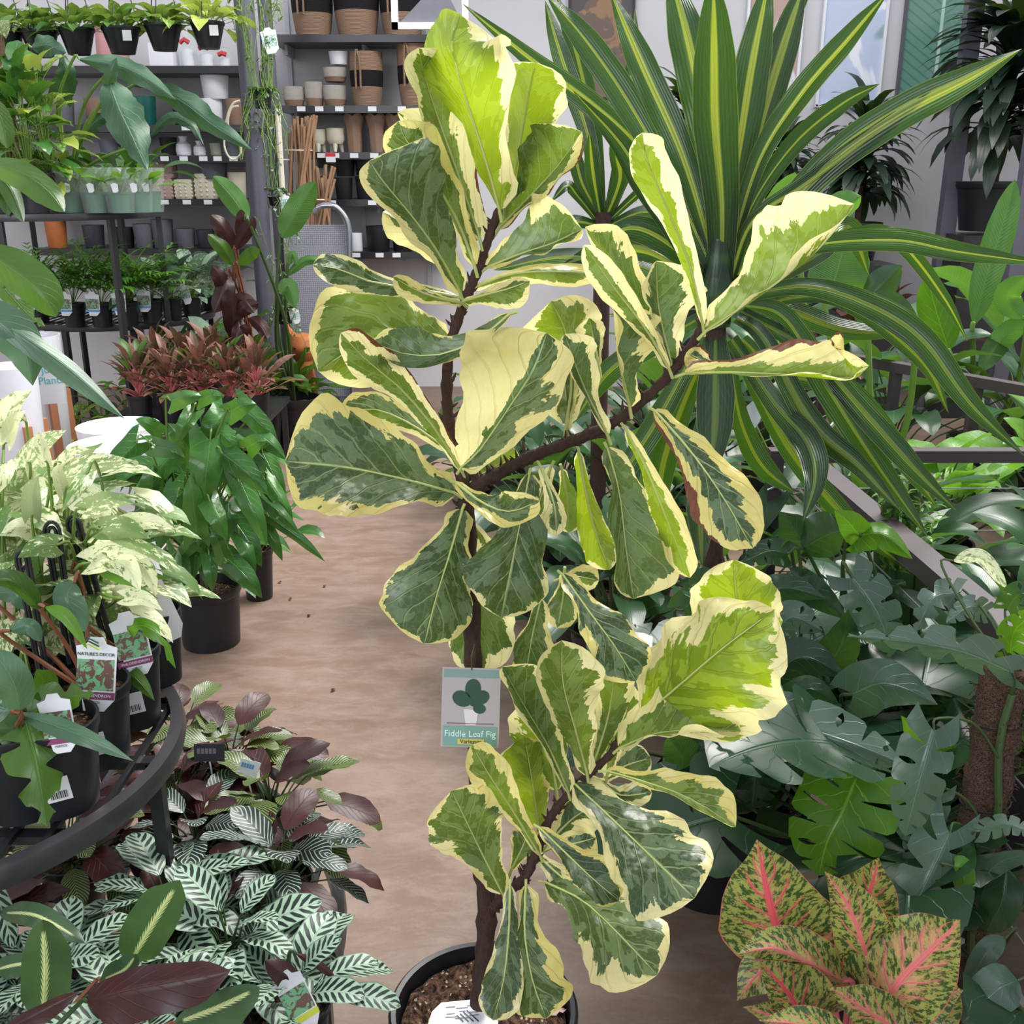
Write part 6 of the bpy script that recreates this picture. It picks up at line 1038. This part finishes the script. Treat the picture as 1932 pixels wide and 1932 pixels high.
# ---------------------------------------------------------------- big striped dracaena
loc = (PZ(1352, 1790, 0).x+.03, 1.98, 0); dr = thing('striped_dracaena', loc, 'large dracaena with long yellow-striped leaves in a black floor pot', 'plant'); potparts(dr, loc, .15, .27)
DY = 1.98; base = PY(1352, 555, DY)
MB().tube(cr([Vector(loc)+Vector((0, 0, .2)), PY(1345, 1000, DY+.02), PY(1348, 700, DY), base], 20), np.linspace(.022, .018, 20), 10).build('trunk', M['bark'], dr)
def D_(pts, hw, dy=0, hr=None, **o):
    n = len(pts); P = [(x, y, DY+dy*(i/(n-1))) for i, (x, y) in enumerate(pts)]; k = RNG.uniform(.75, 1.12); o.setdefault('b', RNG.uniform(-.1, .5)); o.setdefault('wave', RNG.uniform(.03, .12)); return (P, hw*1.12, (hr or hw)*1.12*k, o)
DL = [D_([(1345, 545), (1290, 400), (1215, 290), (1120, 200), (1000, 110), (870, 5)], 20, .25),
 D_([(1340, 500), (1262, 330), (1180, 185), (1100, 70), (1030, -10)], 26, .2), D_([(1350, 500), (1290, 300), (1215, 130), (1150, -20)], 26, .1), D_([(1350, 480), (1340, 280), (1300, 80), (1262, -60)], 36, .15),
 D_([(1360, 480), (1395, 280), (1420, 120), (1455, -60)], 32, .1), D_([(1370, 500), (1425, 270), (1475, 100), (1520, -40)], 28, .25), D_([(1370, 500), (1395, 330), (1440, 180), (1500, 20), (1560, -90)], 22, .35),
 D_([(1370, 510), (1430, 310), (1510, 180), (1600, 75), (1680, -20)], 26, -.05, 20, b=.3), D_([(1365, 530), (1420, 385), (1500, 270), (1590, 195), (1660, 158)], 20, .05, 14, b=.5),
 D_([(1385, 540), (1450, 430), (1570, 300), (1700, 210), (1820, 150), (1928, 92)], 26, -.15, 34, b=.3), D_([(1375, 540), (1420, 420), (1520, 350), (1640, 260), (1757, 172)], 20, -.1, 16, b=.4),
 D_([(1358, 570), (1362, 400), (1350, 230), (1348, 80), (1345, -60)], 38, -.12, b=.35),
 D_([(1330, 540), (1265, 430), (1210, 340), (1170, 270), (1080, 170)], 22, -.1, b=.5), D_([(1340, 545), (1275, 470), (1200, 430), (1130, 450)], 26, .0, b=.4), D_([(1330, 560), (1240, 480), (1150, 470), (1060, 500)], 22, .1),
 D_([(1320, 560), (1200, 500), (1060, 485), (930, 510)], 18, .15, 14), D_([(1380, 540), (1500, 470), (1680, 452), (1810, 475), (1990, 500)], 20, -.2, 24, b=.4), D_([(1385, 570), (1450, 505), (1620, 440), (1700, 460), (1780, 560), (1826, 645)], 14, .1, 12),
 D_([(1390, 560), (1520, 540), (1640, 575), (1740, 640), (1830, 760), (1935, 862)], 22, -.25, 24, b=.4), D_([(1400, 575), (1480, 600), (1560, 730), (1650, 870), (1752, 1015)], 30, -.2, 26, b=.4), D_([(1400, 590), (1520, 660), (1640, 790), (1720, 880), (1806, 965)], 24, -.3, 22, b=.4),
 D_([(1390, 600), (1440, 640), (1530, 800), (1620, 880), (1700, 965)], 24, -.25, 18, b=.3), D_([(1380, 640), (1460, 760), (1520, 830), (1538, 900), (1515, 985)], 26, -.3, 26, b=.3), D_([(1355, 640), (1342, 760), (1330, 870), (1322, 970), (1325, 1072)], 30, -.1, b=.3),
 D_([(1350, 620), (1350, 700), (1348, 800), (1340, 900)], 34, -.22, b=.3), D_([(1330, 620), (1290, 700), (1235, 800), (1185, 880), (1150, 960)], 22, .0), D_([(1320, 600), (1250, 640), (1150, 700), (1080, 800)], 22, .1), D_([(1400, 600), (1470, 580), (1590, 620), (1720, 630)], 18, .15),
 D_([(1410, 590), (1500, 560), (1600, 570), (1740, 680), (1790, 780)], 16, .1), D_([(1400, 640), (1470, 700), (1600, 740), (1700, 860), (1770, 960)], 22, .15), D_([(1390, 660), (1440, 760), (1500, 860), (1600, 980), (1720, 1080)], 20, .1), D_([(1380, 700), (1400, 800), (1440, 880), (1500, 930)], 20, .1), D_([(1345, 640), (1290, 760), (1250, 880), (1240, 1000)], 24, .1), D_([(1400, 560), (1540, 480), (1600, 430), (1640, 520)], 20, .2)]
for i_ in range(18, len(DL)): DL[i_][3]['tint'] = (.5, .22, .5, 1)
hero(dr, DL, 'drac', 'strap', None, nt=34, ns=6, wave=.03, bow=.2)
MB().lathe([(0, 0), (.03, .0), (.034, .06), (.02, .16), (0, .2)], (base.x, base.y, base.z-.06), 12).build('crown', M['drac'], dr)
# second striped dracaena behind the fig
DY = 3.1; loc = (PY(1140, 560, DY).x, DY, 0); d2 = thing('striped_dracaena', loc, 'smaller striped dracaena seen between the fig and the big striped dracaena', 'plant'); potparts(d2, loc, .15, .28)
MB().tube([Vector(loc)+Vector((0, 0, .2)), PY(1138, 400, DY)], .025, 10).build('trunk', M['bark'], d2)
hero(d2, [D_([(1135, 415), (1110, 260), (1060, 110), (1028, 0)], 17, .1), D_([(1135, 415), (1120, 250), (1085, 90), (1050, -10)], 17, .2), D_([(1145, 410), (1175, 260), (1195, 120), (1198, 15)], 14, .2), D_([(1150, 410), (1190, 280), (1215, 180), (1218, 110)], 16, .0), D_([(1150, 410), (1180, 330), (1215, 240), (1250, 170)], 15, .1), D_([(1140, 420), (1100, 350), (1080, 290), (1030, 250)], 14, 0), D_([(1140, 420), (1170, 340), (1165, 280), (1180, 200)], 16, -.15), D_([(1130, 420), (1090, 370), (1070, 350), (1040, 380)], 10, -.1), D_([(1150, 415), (1210, 360), (1250, 330), (1290, 350)], 12, 0), D_([(1135, 420), (1120, 330), (1112, 250)], 14, -.1), D_([(1150, 425), (1210, 400), (1260, 410), (1290, 450)], 13, -.1), D_([(1130, 425), (1080, 420), (1040, 450)], 13, -.1)], 'drac', 'strap', None, nt=22, ns=4, wave=.03)
# ---------------------------------------------------------------- dark dracaenas along the wall
for i, (x, y, Yd, s, l) in enumerate(((1868, 415, 6.9, 1.35, 'large dark drooping dracaena in a black pot between the grey posts'), (1612, 470, 7.1, .95, 'medium dark dracaena below the pale blue picture'), (1290, 440, 6.8, .9, 'dark dracaena mostly hidden behind the big striped dracaena'), (1470, 440, 7.2, .7, 'small dark dracaena against the wall below the rosy picture'))):
    p = PY(x, y, Yd); loc = (p.x, Yd, 0); th = thing('dark_dracaena', loc, l, 'plant', 'dark dracaenas along the wall'); zr = PY(x, y-70*s/1.3, Yd).z; zb = max(.02, PY(x, y+20, Yd).z)
    solo(MB().box((p.x, Yd, (zb-.02)/2), (.5, .45, zb-.02)), 'display_plinth', M['metal'], 'black plinth under the ' + l.split(' in a ')[0].split(' mostly ')[0], 'plinth', origin=(p.x, Yd, 0), smooth=False)
    potparts(th, (p.x, Yd, zb), .17*s, zr-zb); th.location.z += 0
    MB().tube([(p.x, Yd, zr-.05), (p.x, Yd, zr+.55*s)], .02, 8).build('trunk', M['bark'], th); fm = MB()
    for k in range(170):
        u = RNG.random(); leaf3(fm, (p.x, Yd, zr+(.16+.5*u)*s), RNG.random()*6.28, RNG.uniform(0, .8)+.7*u*u, .44*s*RNG.uniform(.7, 1.1), .075*s, droop=2.0-.5*u, shape='strap', nt=8, ns=1, wave=.05)
    fm.build('foliage', M['dracd'], th, ang=180)
# ---------------------------------------------------------------- broad-leaved plants inside the enclosure
BG = [(1.75, 4.6, 'peace', 'oval', 26, .34, .13, .5, .3, 'peace lily behind the far railing, right of the striped leaves'), (2.35, 4.4, 'peace', 'oval', 24, .36, .15, .5, .3, 'broad-leaved plant under the tall banana leaf'), (1.25, 4.9, 'peace', 'oval', 24, .32, .12, .45, .3, 'dark leafy plant behind the far railing, left end'), (.75, 5.2, 'peace', 'oval', 24, .3, .1, .45, .3, 'dark leafy plant behind the base of the smaller striped dracaena'), (2.0, 3.6, 'lily', 'oval', 26, .22, .11, .36, .3, 'lime green arum plant before the far railing'), (1.55, 3.5, 'lily', 'heart', 26, .18, .12, .32, .28, 'mid-green heart-leaved plant before the far railing'), (2.35, 3.3, 'monl', 'oval', 20, .26, .11, .4, .3, 'bright green upright-leaved plant at the right edge'), (1.15, 3.3, 'peace', 'oval', 30, .26, .09, .3, .3, 'peace lily with white blooms left of the nearer railing corner'),
 (.55, 3.9, 'peace', 'oval', 28, .3, .11, .35, .3, 'shadowed leafy plant behind the right fig branch'), (.02, 4.7, 'peace', 'oval', 26, .26, .09, .35, .25, 'dark leafy plant on the floor behind the fig stem, farthest back'), (.12, 3.5, 'peace', 'oval', 30, .28, .1, .36, .3, 'dark leafy plant directly behind the fork of the fig'), (.42, 3.2, 'peace', 'oval', 30, .3, .11, .42, .3, 'tall dark leafy plant left of the striped dracaena trunk'), (.75, 4.2, 'peace', 'oval', 26, .34, .13, .6, .3, 'tall shadowed plant behind the striped dracaena crown'), (-.17, 4.9, 'purp', 'lance', 34, .12, .04, .16, .16, 'small purple-leaved plant on the floor seen beside the fig stem'), (.2, 4.1, 'peace', 'lance', 26, .28, .08, .3, .25, 'dark leafy plant behind the top of the fig'), (1.5, 2.35, 'peace', 'oval', 34, .3, .13, .34, .3, 'ribbed broad-leaved plant behind the wire cables'), (1.15, 2.1, 'peace', 'oval', 26, .26, .1, .3, .3, 'ribbed leafy plant just inside the railing corner'), (1.6, 1.75, 'peace', 'oval', 30, .3, .13, .3, .3, 'broad ribbed leafy plant at the right edge inside the railing'), (.65, 2.75, 'peace', 'oval', 30, .26, .08, .3, .3, 'dark narrow-leaved plant behind the striped dracaena trunk'), (.3, 2.8, 'peace', 'oval', 26, .24, .08, .25, .25, 'dark plant seen between the lower fig leaves'), (1.05, 2.75, 'peace', 'oval', 30, .26, .09, .35, .3, 'leafy plant directly behind the railing corner post'), (1.9, 2.7, 'lily', 'oval', 26, .22, .1, .36, .3, 'mid-green plant behind the nearer top rail, right side'), (2.7, 5.3, 'banana', 'oval', 14, .55, .2, .6, .3, 'leafy banana plant near the right-hand post'), (1.4, 5.9, 'peace', 'oval', 22, .36, .12, .5, .3, 'dark plant standing before the wall under the medium dracaena'), (2.1, 6.1, 'burg', 'oval', 18, .28, .11, .6, .3, 'dark rubber plant against the wall left of the grey square post')]
for i, (x, y, mt, shp, n, L_, w, pet, ph, l) in enumerate(BG):
    th = clump('broad_leaf_plant', l, 'plant', (x, y, .002), mt, shp, n, L_, w, pet, el=(1.5, .5), droop=1.1, lel=-.35, pot=(.12, ph), seed=400+i, petm='stemd', pr=.004, nt=10, ns=3, rad=.06, stemh=.12, split=(y < 2.5))
    if 'white blooms' in l:
        for k in range(4):
            b = Vector((x-.15+.12*k, y-.08, ph)); t = PY(1420+45*k, 790+30*(k % 2), y-.1); MB().tube([b, (b+t)/2+Vector((0, .02, .05)), t], .003, 6).build('flower_stalk', M['stem'], th); m = MB(); leaf3(m, t-Vector((0, 0, .04)), 4.4+.5*k, 1.3, .12, .055, droop=.4, bow=.5); m.build('white_spathe', M['white'], th, ang=180); MB().tube([t, t+Vector((0, -.012, .04))], .006, 6).build('spadix', M['ivory'], th)
# tall banana leaf and companions
loc = (2.25, 4.75, .002); th = thing('banana_plant', loc, 'plant with a tall pale green ridged paddle leaf near the right edge', 'plant'); potparts(th, loc, .16, .35); rt = Vector((2.25, 4.75, .3))
hero(th, [([(1838, 610, 4.6), (1862, 520, 4.6), (1890, 430, 4.6), (1915, 338, 4.6)], 26, 30, {'b': .5}), ([(1790, 660, 4.5), (1770, 600, 4.5), (1748, 520, 4.5)], 34, 34, {'mat': 'monl'}), ([(1930, 600, 4.4), (1900, 560, 4.4), (1935, 520, 4.3)], 24, 24), ([(1850, 700, 4.5), (1890, 640, 4.5), (1950, 590, 4.4)], 22, 22)], 'banana', 'oval', rt, pr=.012, nt=26, ns=5)
loc = (1.45, 3.9, .002); th = thing('banana_plant', loc, 'plant with broad paddle leaves behind the right-hand fig leaves', 'plant'); potparts(th, loc, .16, .35); rt = Vector((1.45, 3.9, .3))
hero(th, [([(1562, 570, 3.8), (1580, 510, 3.8), (1600, 440, 3.8)], 52, 58), ([(1430, 540, 3.9), (1470, 430, 3.9), (1500, 325, 3.9)], 44, 48, {'mat': 'lily'}), ([(1520, 450, 3.9), (1580, 400, 3.9), (1625, 370, 3.9)], 34, 20), ([(1500, 640, 3.8), (1470, 570, 3.8), (1430, 520, 3.8)], 32, 32), ([(1640, 640, 3.8), (1650, 560, 3.8), (1700, 500, 3.8)], 34, 30, {'mat': 'peace'}), ([(1720, 640, 3.7), (1690, 590, 3.7), (1650, 550, 3.7)], 28, 30, {'mat': 'peace'})], 'banana', 'oval', rt, pr=.012, nt=22, ns=5)
# cactus cluster by the rail
p = PZ(1690, 1190, 0); loc = (1.02, 2.28, .002); th = thing('candelabra_cactus', loc, 'pot of upright cactus stems with tiny leaves behind the sloping rail', 'cactus'); potparts(th, loc, .12, .3)
for k in range(7):
    x = 1660+14*k; t = PY(x, 960-70*(k % 3)+60, 2.25); b = Vector((t.x*.6+1.02*.4, 2.28, .25)); m = MB(); n = 12; a = np.linspace(0, 6.283, n, endpoint=False); m.tube([b, (b+t)/2, t, t+Vector((0, 0, .01))], [.016, .017, .014, .002], 12); v = m.v[0]; m.build('cactus_stem', M['stemd'], th, ang=20)
fm = MB()
for k in range(260): q = PY(1660+RNG.random()*110, 900+RNG.random()*180, 2.2+RNG.random()*.06); leaf3(fm, q, RNG.random()*6.28, RNG.uniform(0, 1.4), .03, .011, nt=3, ns=1)
fm.build('small_leaves', M['lily'], th, ang=180)
# ---------------------------------------------------------------- monsteras left of the rail
MP = [((.52, 1.95), 'monstera with glossy dark split leaves between the fig and the sloping rail'), ((.72, 1.62), 'monstera with the bright green split leaf above the pink-veined plant'), ((.85, 1.95), 'monstera with silvery leaves beneath the sloping rail')]
ms = []
for i, (q, l) in enumerate(MP):
    th = clump('monstera', l, 'plant', (q[0], q[1], .002), 'mon', 'monstera', 16, .27, .24, .4, el=(1.35, .55), droop=.9, lel=-.75, pot=(.13, .26), seed=500+i, split=True, petm='stemd', pr=.0045, nt=30, ns=6, fold=.1, wave=.05, stemh=.15); ms.append((th, Vector((q[0], q[1], .25))))
Y1 = 1.62
hero(ms[1][0], [([(1615, 1468, 1.5), (1590, 1530, 1.46), (1560, 1590, 1.44), (1545, 1652, 1.43)], 100, 92, {'mat': 'monl', 'rnd': .3}), ([(1420, 1360, 1.6), (1500, 1370, 1.56), (1600, 1400, 1.52), (1700, 1440, 1.5)], 62, 70, {'mat': 'mons', 'rnd': .8}), ([(1340, 1440, 1.7), (1420, 1390, 1.68), (1500, 1330, 1.66)], 50, 60, {'rnd': .5}), ([(1420, 1400, 1.66), (1425, 1460, 1.63), (1420, 1530, 1.62)], 55, 55, {'rnd': .1}), ([(1250, 1480, 1.75), (1290, 1440, 1.73), (1260, 1390, 1.72)], 40, 40, {'shape': 'oval', 'mat': 'banana'})], 'mon', 'monstera', ms[1][1], petm='stemd', pr=.004, nt=36, ns=8, wave=.05)
hero(ms[2][0], [([(1608, 1090, 1.85), (1640, 1130, 1.82), (1665, 1180, 1.8), (1680, 1240, 1.8)], 48, 48, {'mat': 'mons', 'rnd': .2}), ([(1608, 1310, 1.7), (1660, 1290, 1.66), (1710, 1300, 1.64), (1770, 1330, 1.62)], 52, 52, {'mat': 'mons', 'shape': 'heart'}), ([(1622, 1012, 1.9), (1600, 985, 1.88), (1574, 962, 1.87)], 26, 30, {'mat': 'monl', 'shape': 'heart'}), ([(1625, 1008, 1.9), (1670, 1010, 1.87), (1722, 1055, 1.85)], 26, 40, {'mat': 'monl', 'shape': 'arrow'}), ([(1520, 1035, 2.0), (1500, 1000, 1.98), (1470, 965, 1.97)], 46, 40, {'shape': 'heart'}), ([(1515, 1035, 1.98), (1560, 1010, 1.95), (1592, 1000, 1.93)], 48, 40, {'shape': 'oval'}), ([(1780, 1420, 1.6), (1740, 1400, 1.58), (1700, 1350, 1.56)], 34, 34, {'mat': 'monl', 'shape': 'heart'})], 'mon', 'monstera', ms[2][1], petm='stemd', pr=.004, nt=30, ns=7, wave=.05)
hero(ms[0][0], [([(1455, 1200, 1.85), (1495, 1165, 1.83), (1552, 1190, 1.82)], 36, 34, {'mat': 'mons'}), ([(1485, 1045, 1.95), (1450, 1040, 1.94), (1400, 1062, 1.93)], 28, 26, {'rnd': .5}), ([(1440, 1120, 1.9), (1490, 1110, 1.88), (1560, 1130, 1.86)], 32, 30, {'shape': 'heart'}), ([(1500, 1100, 1.95), (1540, 1120, 1.9), (1600, 1170, 1.9)], 34, 36, {'shape': 'heart'}), ([(1460, 1270, 1.8), (1520, 1240, 1.78), (1600, 1280, 1.76)], 44, 44, {'shape': 'heart'}), ([(1560, 1260, 1.85), (1590, 1210, 1.82), (1600, 1150, 1.8)], 40, 40, {'shape': 'heart'}), ([(1290, 1150, 1.95), (1330, 1110, 1.93), (1300, 1060, 1.93)], 34, 34, {}), ([(1480, 1330, 1.72), (1530, 1300, 1.7), (1590, 1340, 1.7)], 30, 30, {'shape': 'heart'})], 'mon', 'monstera', ms[0][1], petm='stemd', pr=.004, nt=30, ns=7, wave=.05)
# ---------------------------------------------------------------- moss pole with split-leaved climber
t = PY(1895, 1262, 1.5); b = PY(1795, 1880, 1.44); loc = (b.x-.01, 1.44, .002); mp_ = thing('moss_pole_climber', loc, 'split-leaved climber on a thick brown coconut-fibre pole at the right', 'plant'); potparts(mp_, loc, .12, .2)
bb = Vector((loc[0], loc[1], .08)); pts = cr([bb, b, (b+t)/2+Vector((.004, 0, 0)), t], 40); mb = MB().tube(pts, [.036*(1+.06*math.sin(i*1.9)+.04*math.sin(i*4.7)) for i in range(40)], 20); v = mb.v[0]; v += np.array([[.0016*math.sin(a*900+c*700), .0016*math.sin(bq*800+a*500), 0] for a, bq, c in v]); mb.build('coir_pole', M['coco'], mp_)
fz = MB()
for k in range(700):
    i = RNG.randrange(0, 39); c = Vector(pts[i]); a = RNG.random()*6.28; d = Vector((math.cos(a), math.sin(a), RNG.uniform(-.5, .5))); c = c+d*.034; fz.tube([c, c+d*.008+Vector((0, 0, .004)), c+d*.014+Vector((RNG.uniform(-.01, .01), 0, RNG.uniform(-.01, .01)))], .0008, 3, cap=False)
fz.build('loose_fibres', M['coco'], mp_)['kind'] = 'stuff'
for k, q in enumerate((.35, .56, .76, .9)):
    c = Vector(pts[int(q*39)]); MB().tube([c+Vector((.038*math.cos(a), .038*math.sin(a), .006*math.sin(a+k))) for a in np.linspace(0, 6.4, 24)], .0018, 6).build('cable_tie', M['black'], mp_)
vs = Vector((-.004, -.04, 0)); MB().tube([Vector(pts[i])+vs+Vector((.008*math.sin(i*.5), 0, 0)) for i in range(4, 40, 2)], .0065, 8).build('vine_stem', M['stemd'], mp_)
c = Vector(pts[23])+Vector((.02, -.045, .0)); MB().box(c, (.045, .004, .018), rz=.1).build('plastic_clip', M['black'], mp_, smooth=False)
pr_ = lambda i: Vector(pts[i])+vs
CLM = [([(1905, 1268, 1.42), (1820, 1232, 1.38), (1720, 1212, 1.34), (1598, 1200, 1.32)], 26, 48, {'mat': 'mons', 'root': pr_(38), 'shape': 'lobed'}), ([(1762, 1378, 1.38), (1745, 1440, 1.36), (1725, 1510, 1.35), (1708, 1578, 1.35)], 46, 56, {'mat': 'mons', 'root': pr_(33), 'rnd': .3}), ([(1770, 1500, 1.42), (1740, 1570, 1.41), (1715, 1650, 1.4)], 30, 34, {'mat': 'mons', 'root': pr_(27)}), ([(1792, 1572, 1.36), (1760, 1640, 1.33), (1720, 1720, 1.31), (1670, 1810, 1.3)], 44, 60, {'mat': 'mons', 'root': pr_(24), 'shape': 'lobed', 'rnd': .6}),
 ([(1850, 1568, 1.36), (1900, 1555, 1.33), (1960, 1575, 1.3)], 20, 22, {'mat': 'mons', 'root': pr_(24)}), ([(1850, 1660, 1.36), (1890, 1625, 1.34), (1950, 1610, 1.3)], 14, 20, {'mat': 'mons', 'shape': 'oval', 'root': pr_(20)}), ([(1900, 1640, 1.38), (1890, 1700, 1.36), (1860, 1760, 1.36)], 34, 36, {'root': pr_(20), 'shape': 'oval', 'mat': 'mon'}), ([(1895, 1770, 1.3), (1860, 1800, 1.28), (1820, 1870, 1.27)], 20, 22, {'mat': 'mons', 'root': pr_(12), 'shape': 'oval'}), ([(1920, 1850, 1.22), (1880, 1870, 1.2), (1815, 1930, 1.19)], 40, 44, {'mat': 'mons', 'root': pr_(6), 'shape': 'oval'}), ([(1800, 1635, 1.33), (1815, 1640, 1.33), (1822, 1690, 1.33)], 22, 24, {'mat': 'lily', 'root': pr_(22), 'shape': 'oval'}), ([(1880, 1700, 1.4), (1920, 1690, 1.38), (1960, 1730, 1.36)], 26, 26, {'root': pr_(18)}), ([(1905, 1240, 1.5), (1915, 1190, 1.48), (1960, 1150, 1.45)], 30, 30, {'mat': 'monl', 'root': pr_(38)}),
 ([(1810, 1118, 1.6), (1760, 1130, 1.56), (1725, 1200, 1.54)], 34, 30, {'root': pr_(39), 'mat': 'mons', 'shape': 'lobed'}), ([(1800, 1058, 1.6), (1850, 1050, 1.58), (1900, 1110, 1.56)], 14, 14, {'root': pr_(39), 'mat': 'pothos', 'shape': 'oval'}), ([(1860, 1155, 1.6), (1830, 1145, 1.56), (1785, 1175, 1.54)], 24, 24, {'root': pr_(39), 'mat': 'mons'}), ([(1900, 1150, 1.55), (1925, 1120, 1.5), (1960, 1140, 1.48)], 26, 26, {'root': pr_(39)}), ([(1905, 1400, 1.55), (1930, 1350, 1.5), (1960, 1400, 1.5)], 26, 26, {'root': pr_(30)})]
hero(mp_, CLM, 'mon', 'monstera', bb, petm='stemd', pr=.0022, nt=36, ns=7, wave=.05)
# ---------------------------------------------------------------- pink veined aglaonema
loc = (PY(1590, 1900, 1.17).x, 1.19, .002); ag = thing('pink_aglaonema', loc, 'aglaonema with pink-veined mottled leaves in the lower right corner', 'plant'); potparts(ag, loc, .11, .2); rt = Vector((loc[0], loc[1], .19)); Ya = 1.15
AG = [([(1480, 1800, Ya+.02), (1462, 1740, Ya+.01), (1445, 1670, Ya), (1428, 1583, Ya-.01)], 84, 88, {'rnd': .2}), ([(1620, 1740, Ya+.06), (1640, 1690, Ya+.06), (1658, 1618, Ya+.05)], 54, 46, {'rnd': .3}), ([(1590, 1850, Ya+.03), (1568, 1790, Ya+.03), (1545, 1740, Ya+.02)], 36, 50, {'rnd': .9, 'tint': (.5, .8, .5, 1)}), ([(1655, 1880, Ya-.01), (1630, 1790, Ya-.02), (1600, 1710, Ya-.04), (1556, 1643, Ya-.05)], 38, 52, {'rnd': .6}), ([(1590, 1850, Ya-.02), (1530, 1820, Ya-.05), (1460, 1790, Ya-.07), (1392, 1800, Ya-.08)], 26, 46, {'rnd': .8}), ([(1655, 1915, Ya-.03), (1700, 1850, Ya-.06), (1760, 1790, Ya-.07), (1812, 1735, Ya-.08)], 92, 62, {'rnd': .75, 'tint': (.5, .6, .5, 1)}),
 ([(1500, 1820, Ya+.0), (1440, 1830, Ya-.01), (1390, 1888, Ya-.02)], 34, 34, {'rnd': .4}), ([(1525, 1950, Ya-.05), (1490, 1880, Ya-.07), (1432, 1812, Ya-.08)], 36, 66, {'rnd': .1, 'tint': (.5, -.4, .5, 1)}), ([(1720, 1960, Ya-.08), (1640, 1910, Ya-.1), (1562, 1862, Ya-.12)], 30, 42, {'rnd': .65}), ([(1665, 1940, Ya-.02), (1730, 1890, Ya-.03), (1818, 1868, Ya-.04)], 48, 50, {'rnd': .25, 'tint': (.5, -.2, .5, 1)}), ([(1600, 1960, Ya-.12), (1520, 1935, Ya-.14), (1430, 1925, Ya-.15)], 20, 30, {'rnd': .7}), ([(1640, 1900, Ya+.05), (1600, 1840, Ya+.05), (1640, 1780, Ya+.05)], 36, 36, {'rnd': .95, 'tint': (.5, .9, .5, 1)})]
AG = [(p, a*1.28, b*1.28, o) for p, a, b, o in AG]+[([(1560, 1960, Ya-.05), (1500, 1930, Ya-.06), (1400, 1900, Ya-.06)], 30, 44, {'rnd': .33}), ([(1600, 1900, Ya+.02), (1570, 1850, Ya+.02), (1600, 1770, Ya+.01)], 44, 44, {'rnd': .9, 'tint': (.5, .9, .5, 1)}), ([(1700, 1960, Ya+.03), (1770, 1900, Ya+.03), (1790, 1820, Ya+.03)], 44, 44, {'rnd': .15})]
hero(ag, AG, 'pink', 'acute', rt, tint=(.5, .05, .5, 1), petm='stemp', pr=.004, nt=26, ns=7, wave=.07, bow=.2)
# ---------------------------------------------------------------- specks on the floor
for i, (x, y, l) in enumerate(((548, 1128, 'dark curled leaf scrap on the floor right of the glossy philodendron pot'), (612, 1108, 'small dark crumb on the floor, upper one of the pair of crumbs'), (586, 1160, 'tiny dark crumb on the floor, lower one of the pair of crumbs'), (625, 1305, 'pale brown leaf scrap on the middle of the floor'), (530, 1100, 'flat dark leaf scrap on the floor nearest the twin black pots'))):
    p = PZ(x, y, .003); m = MB(); leaf3(m, p+Vector((0, 0, .002)), RNG.random()*6, .15, .022, .012, droop=.5, bow=.4, nt=5); solo(m, 'leaf_scrap', M['soil'], l, 'debris')
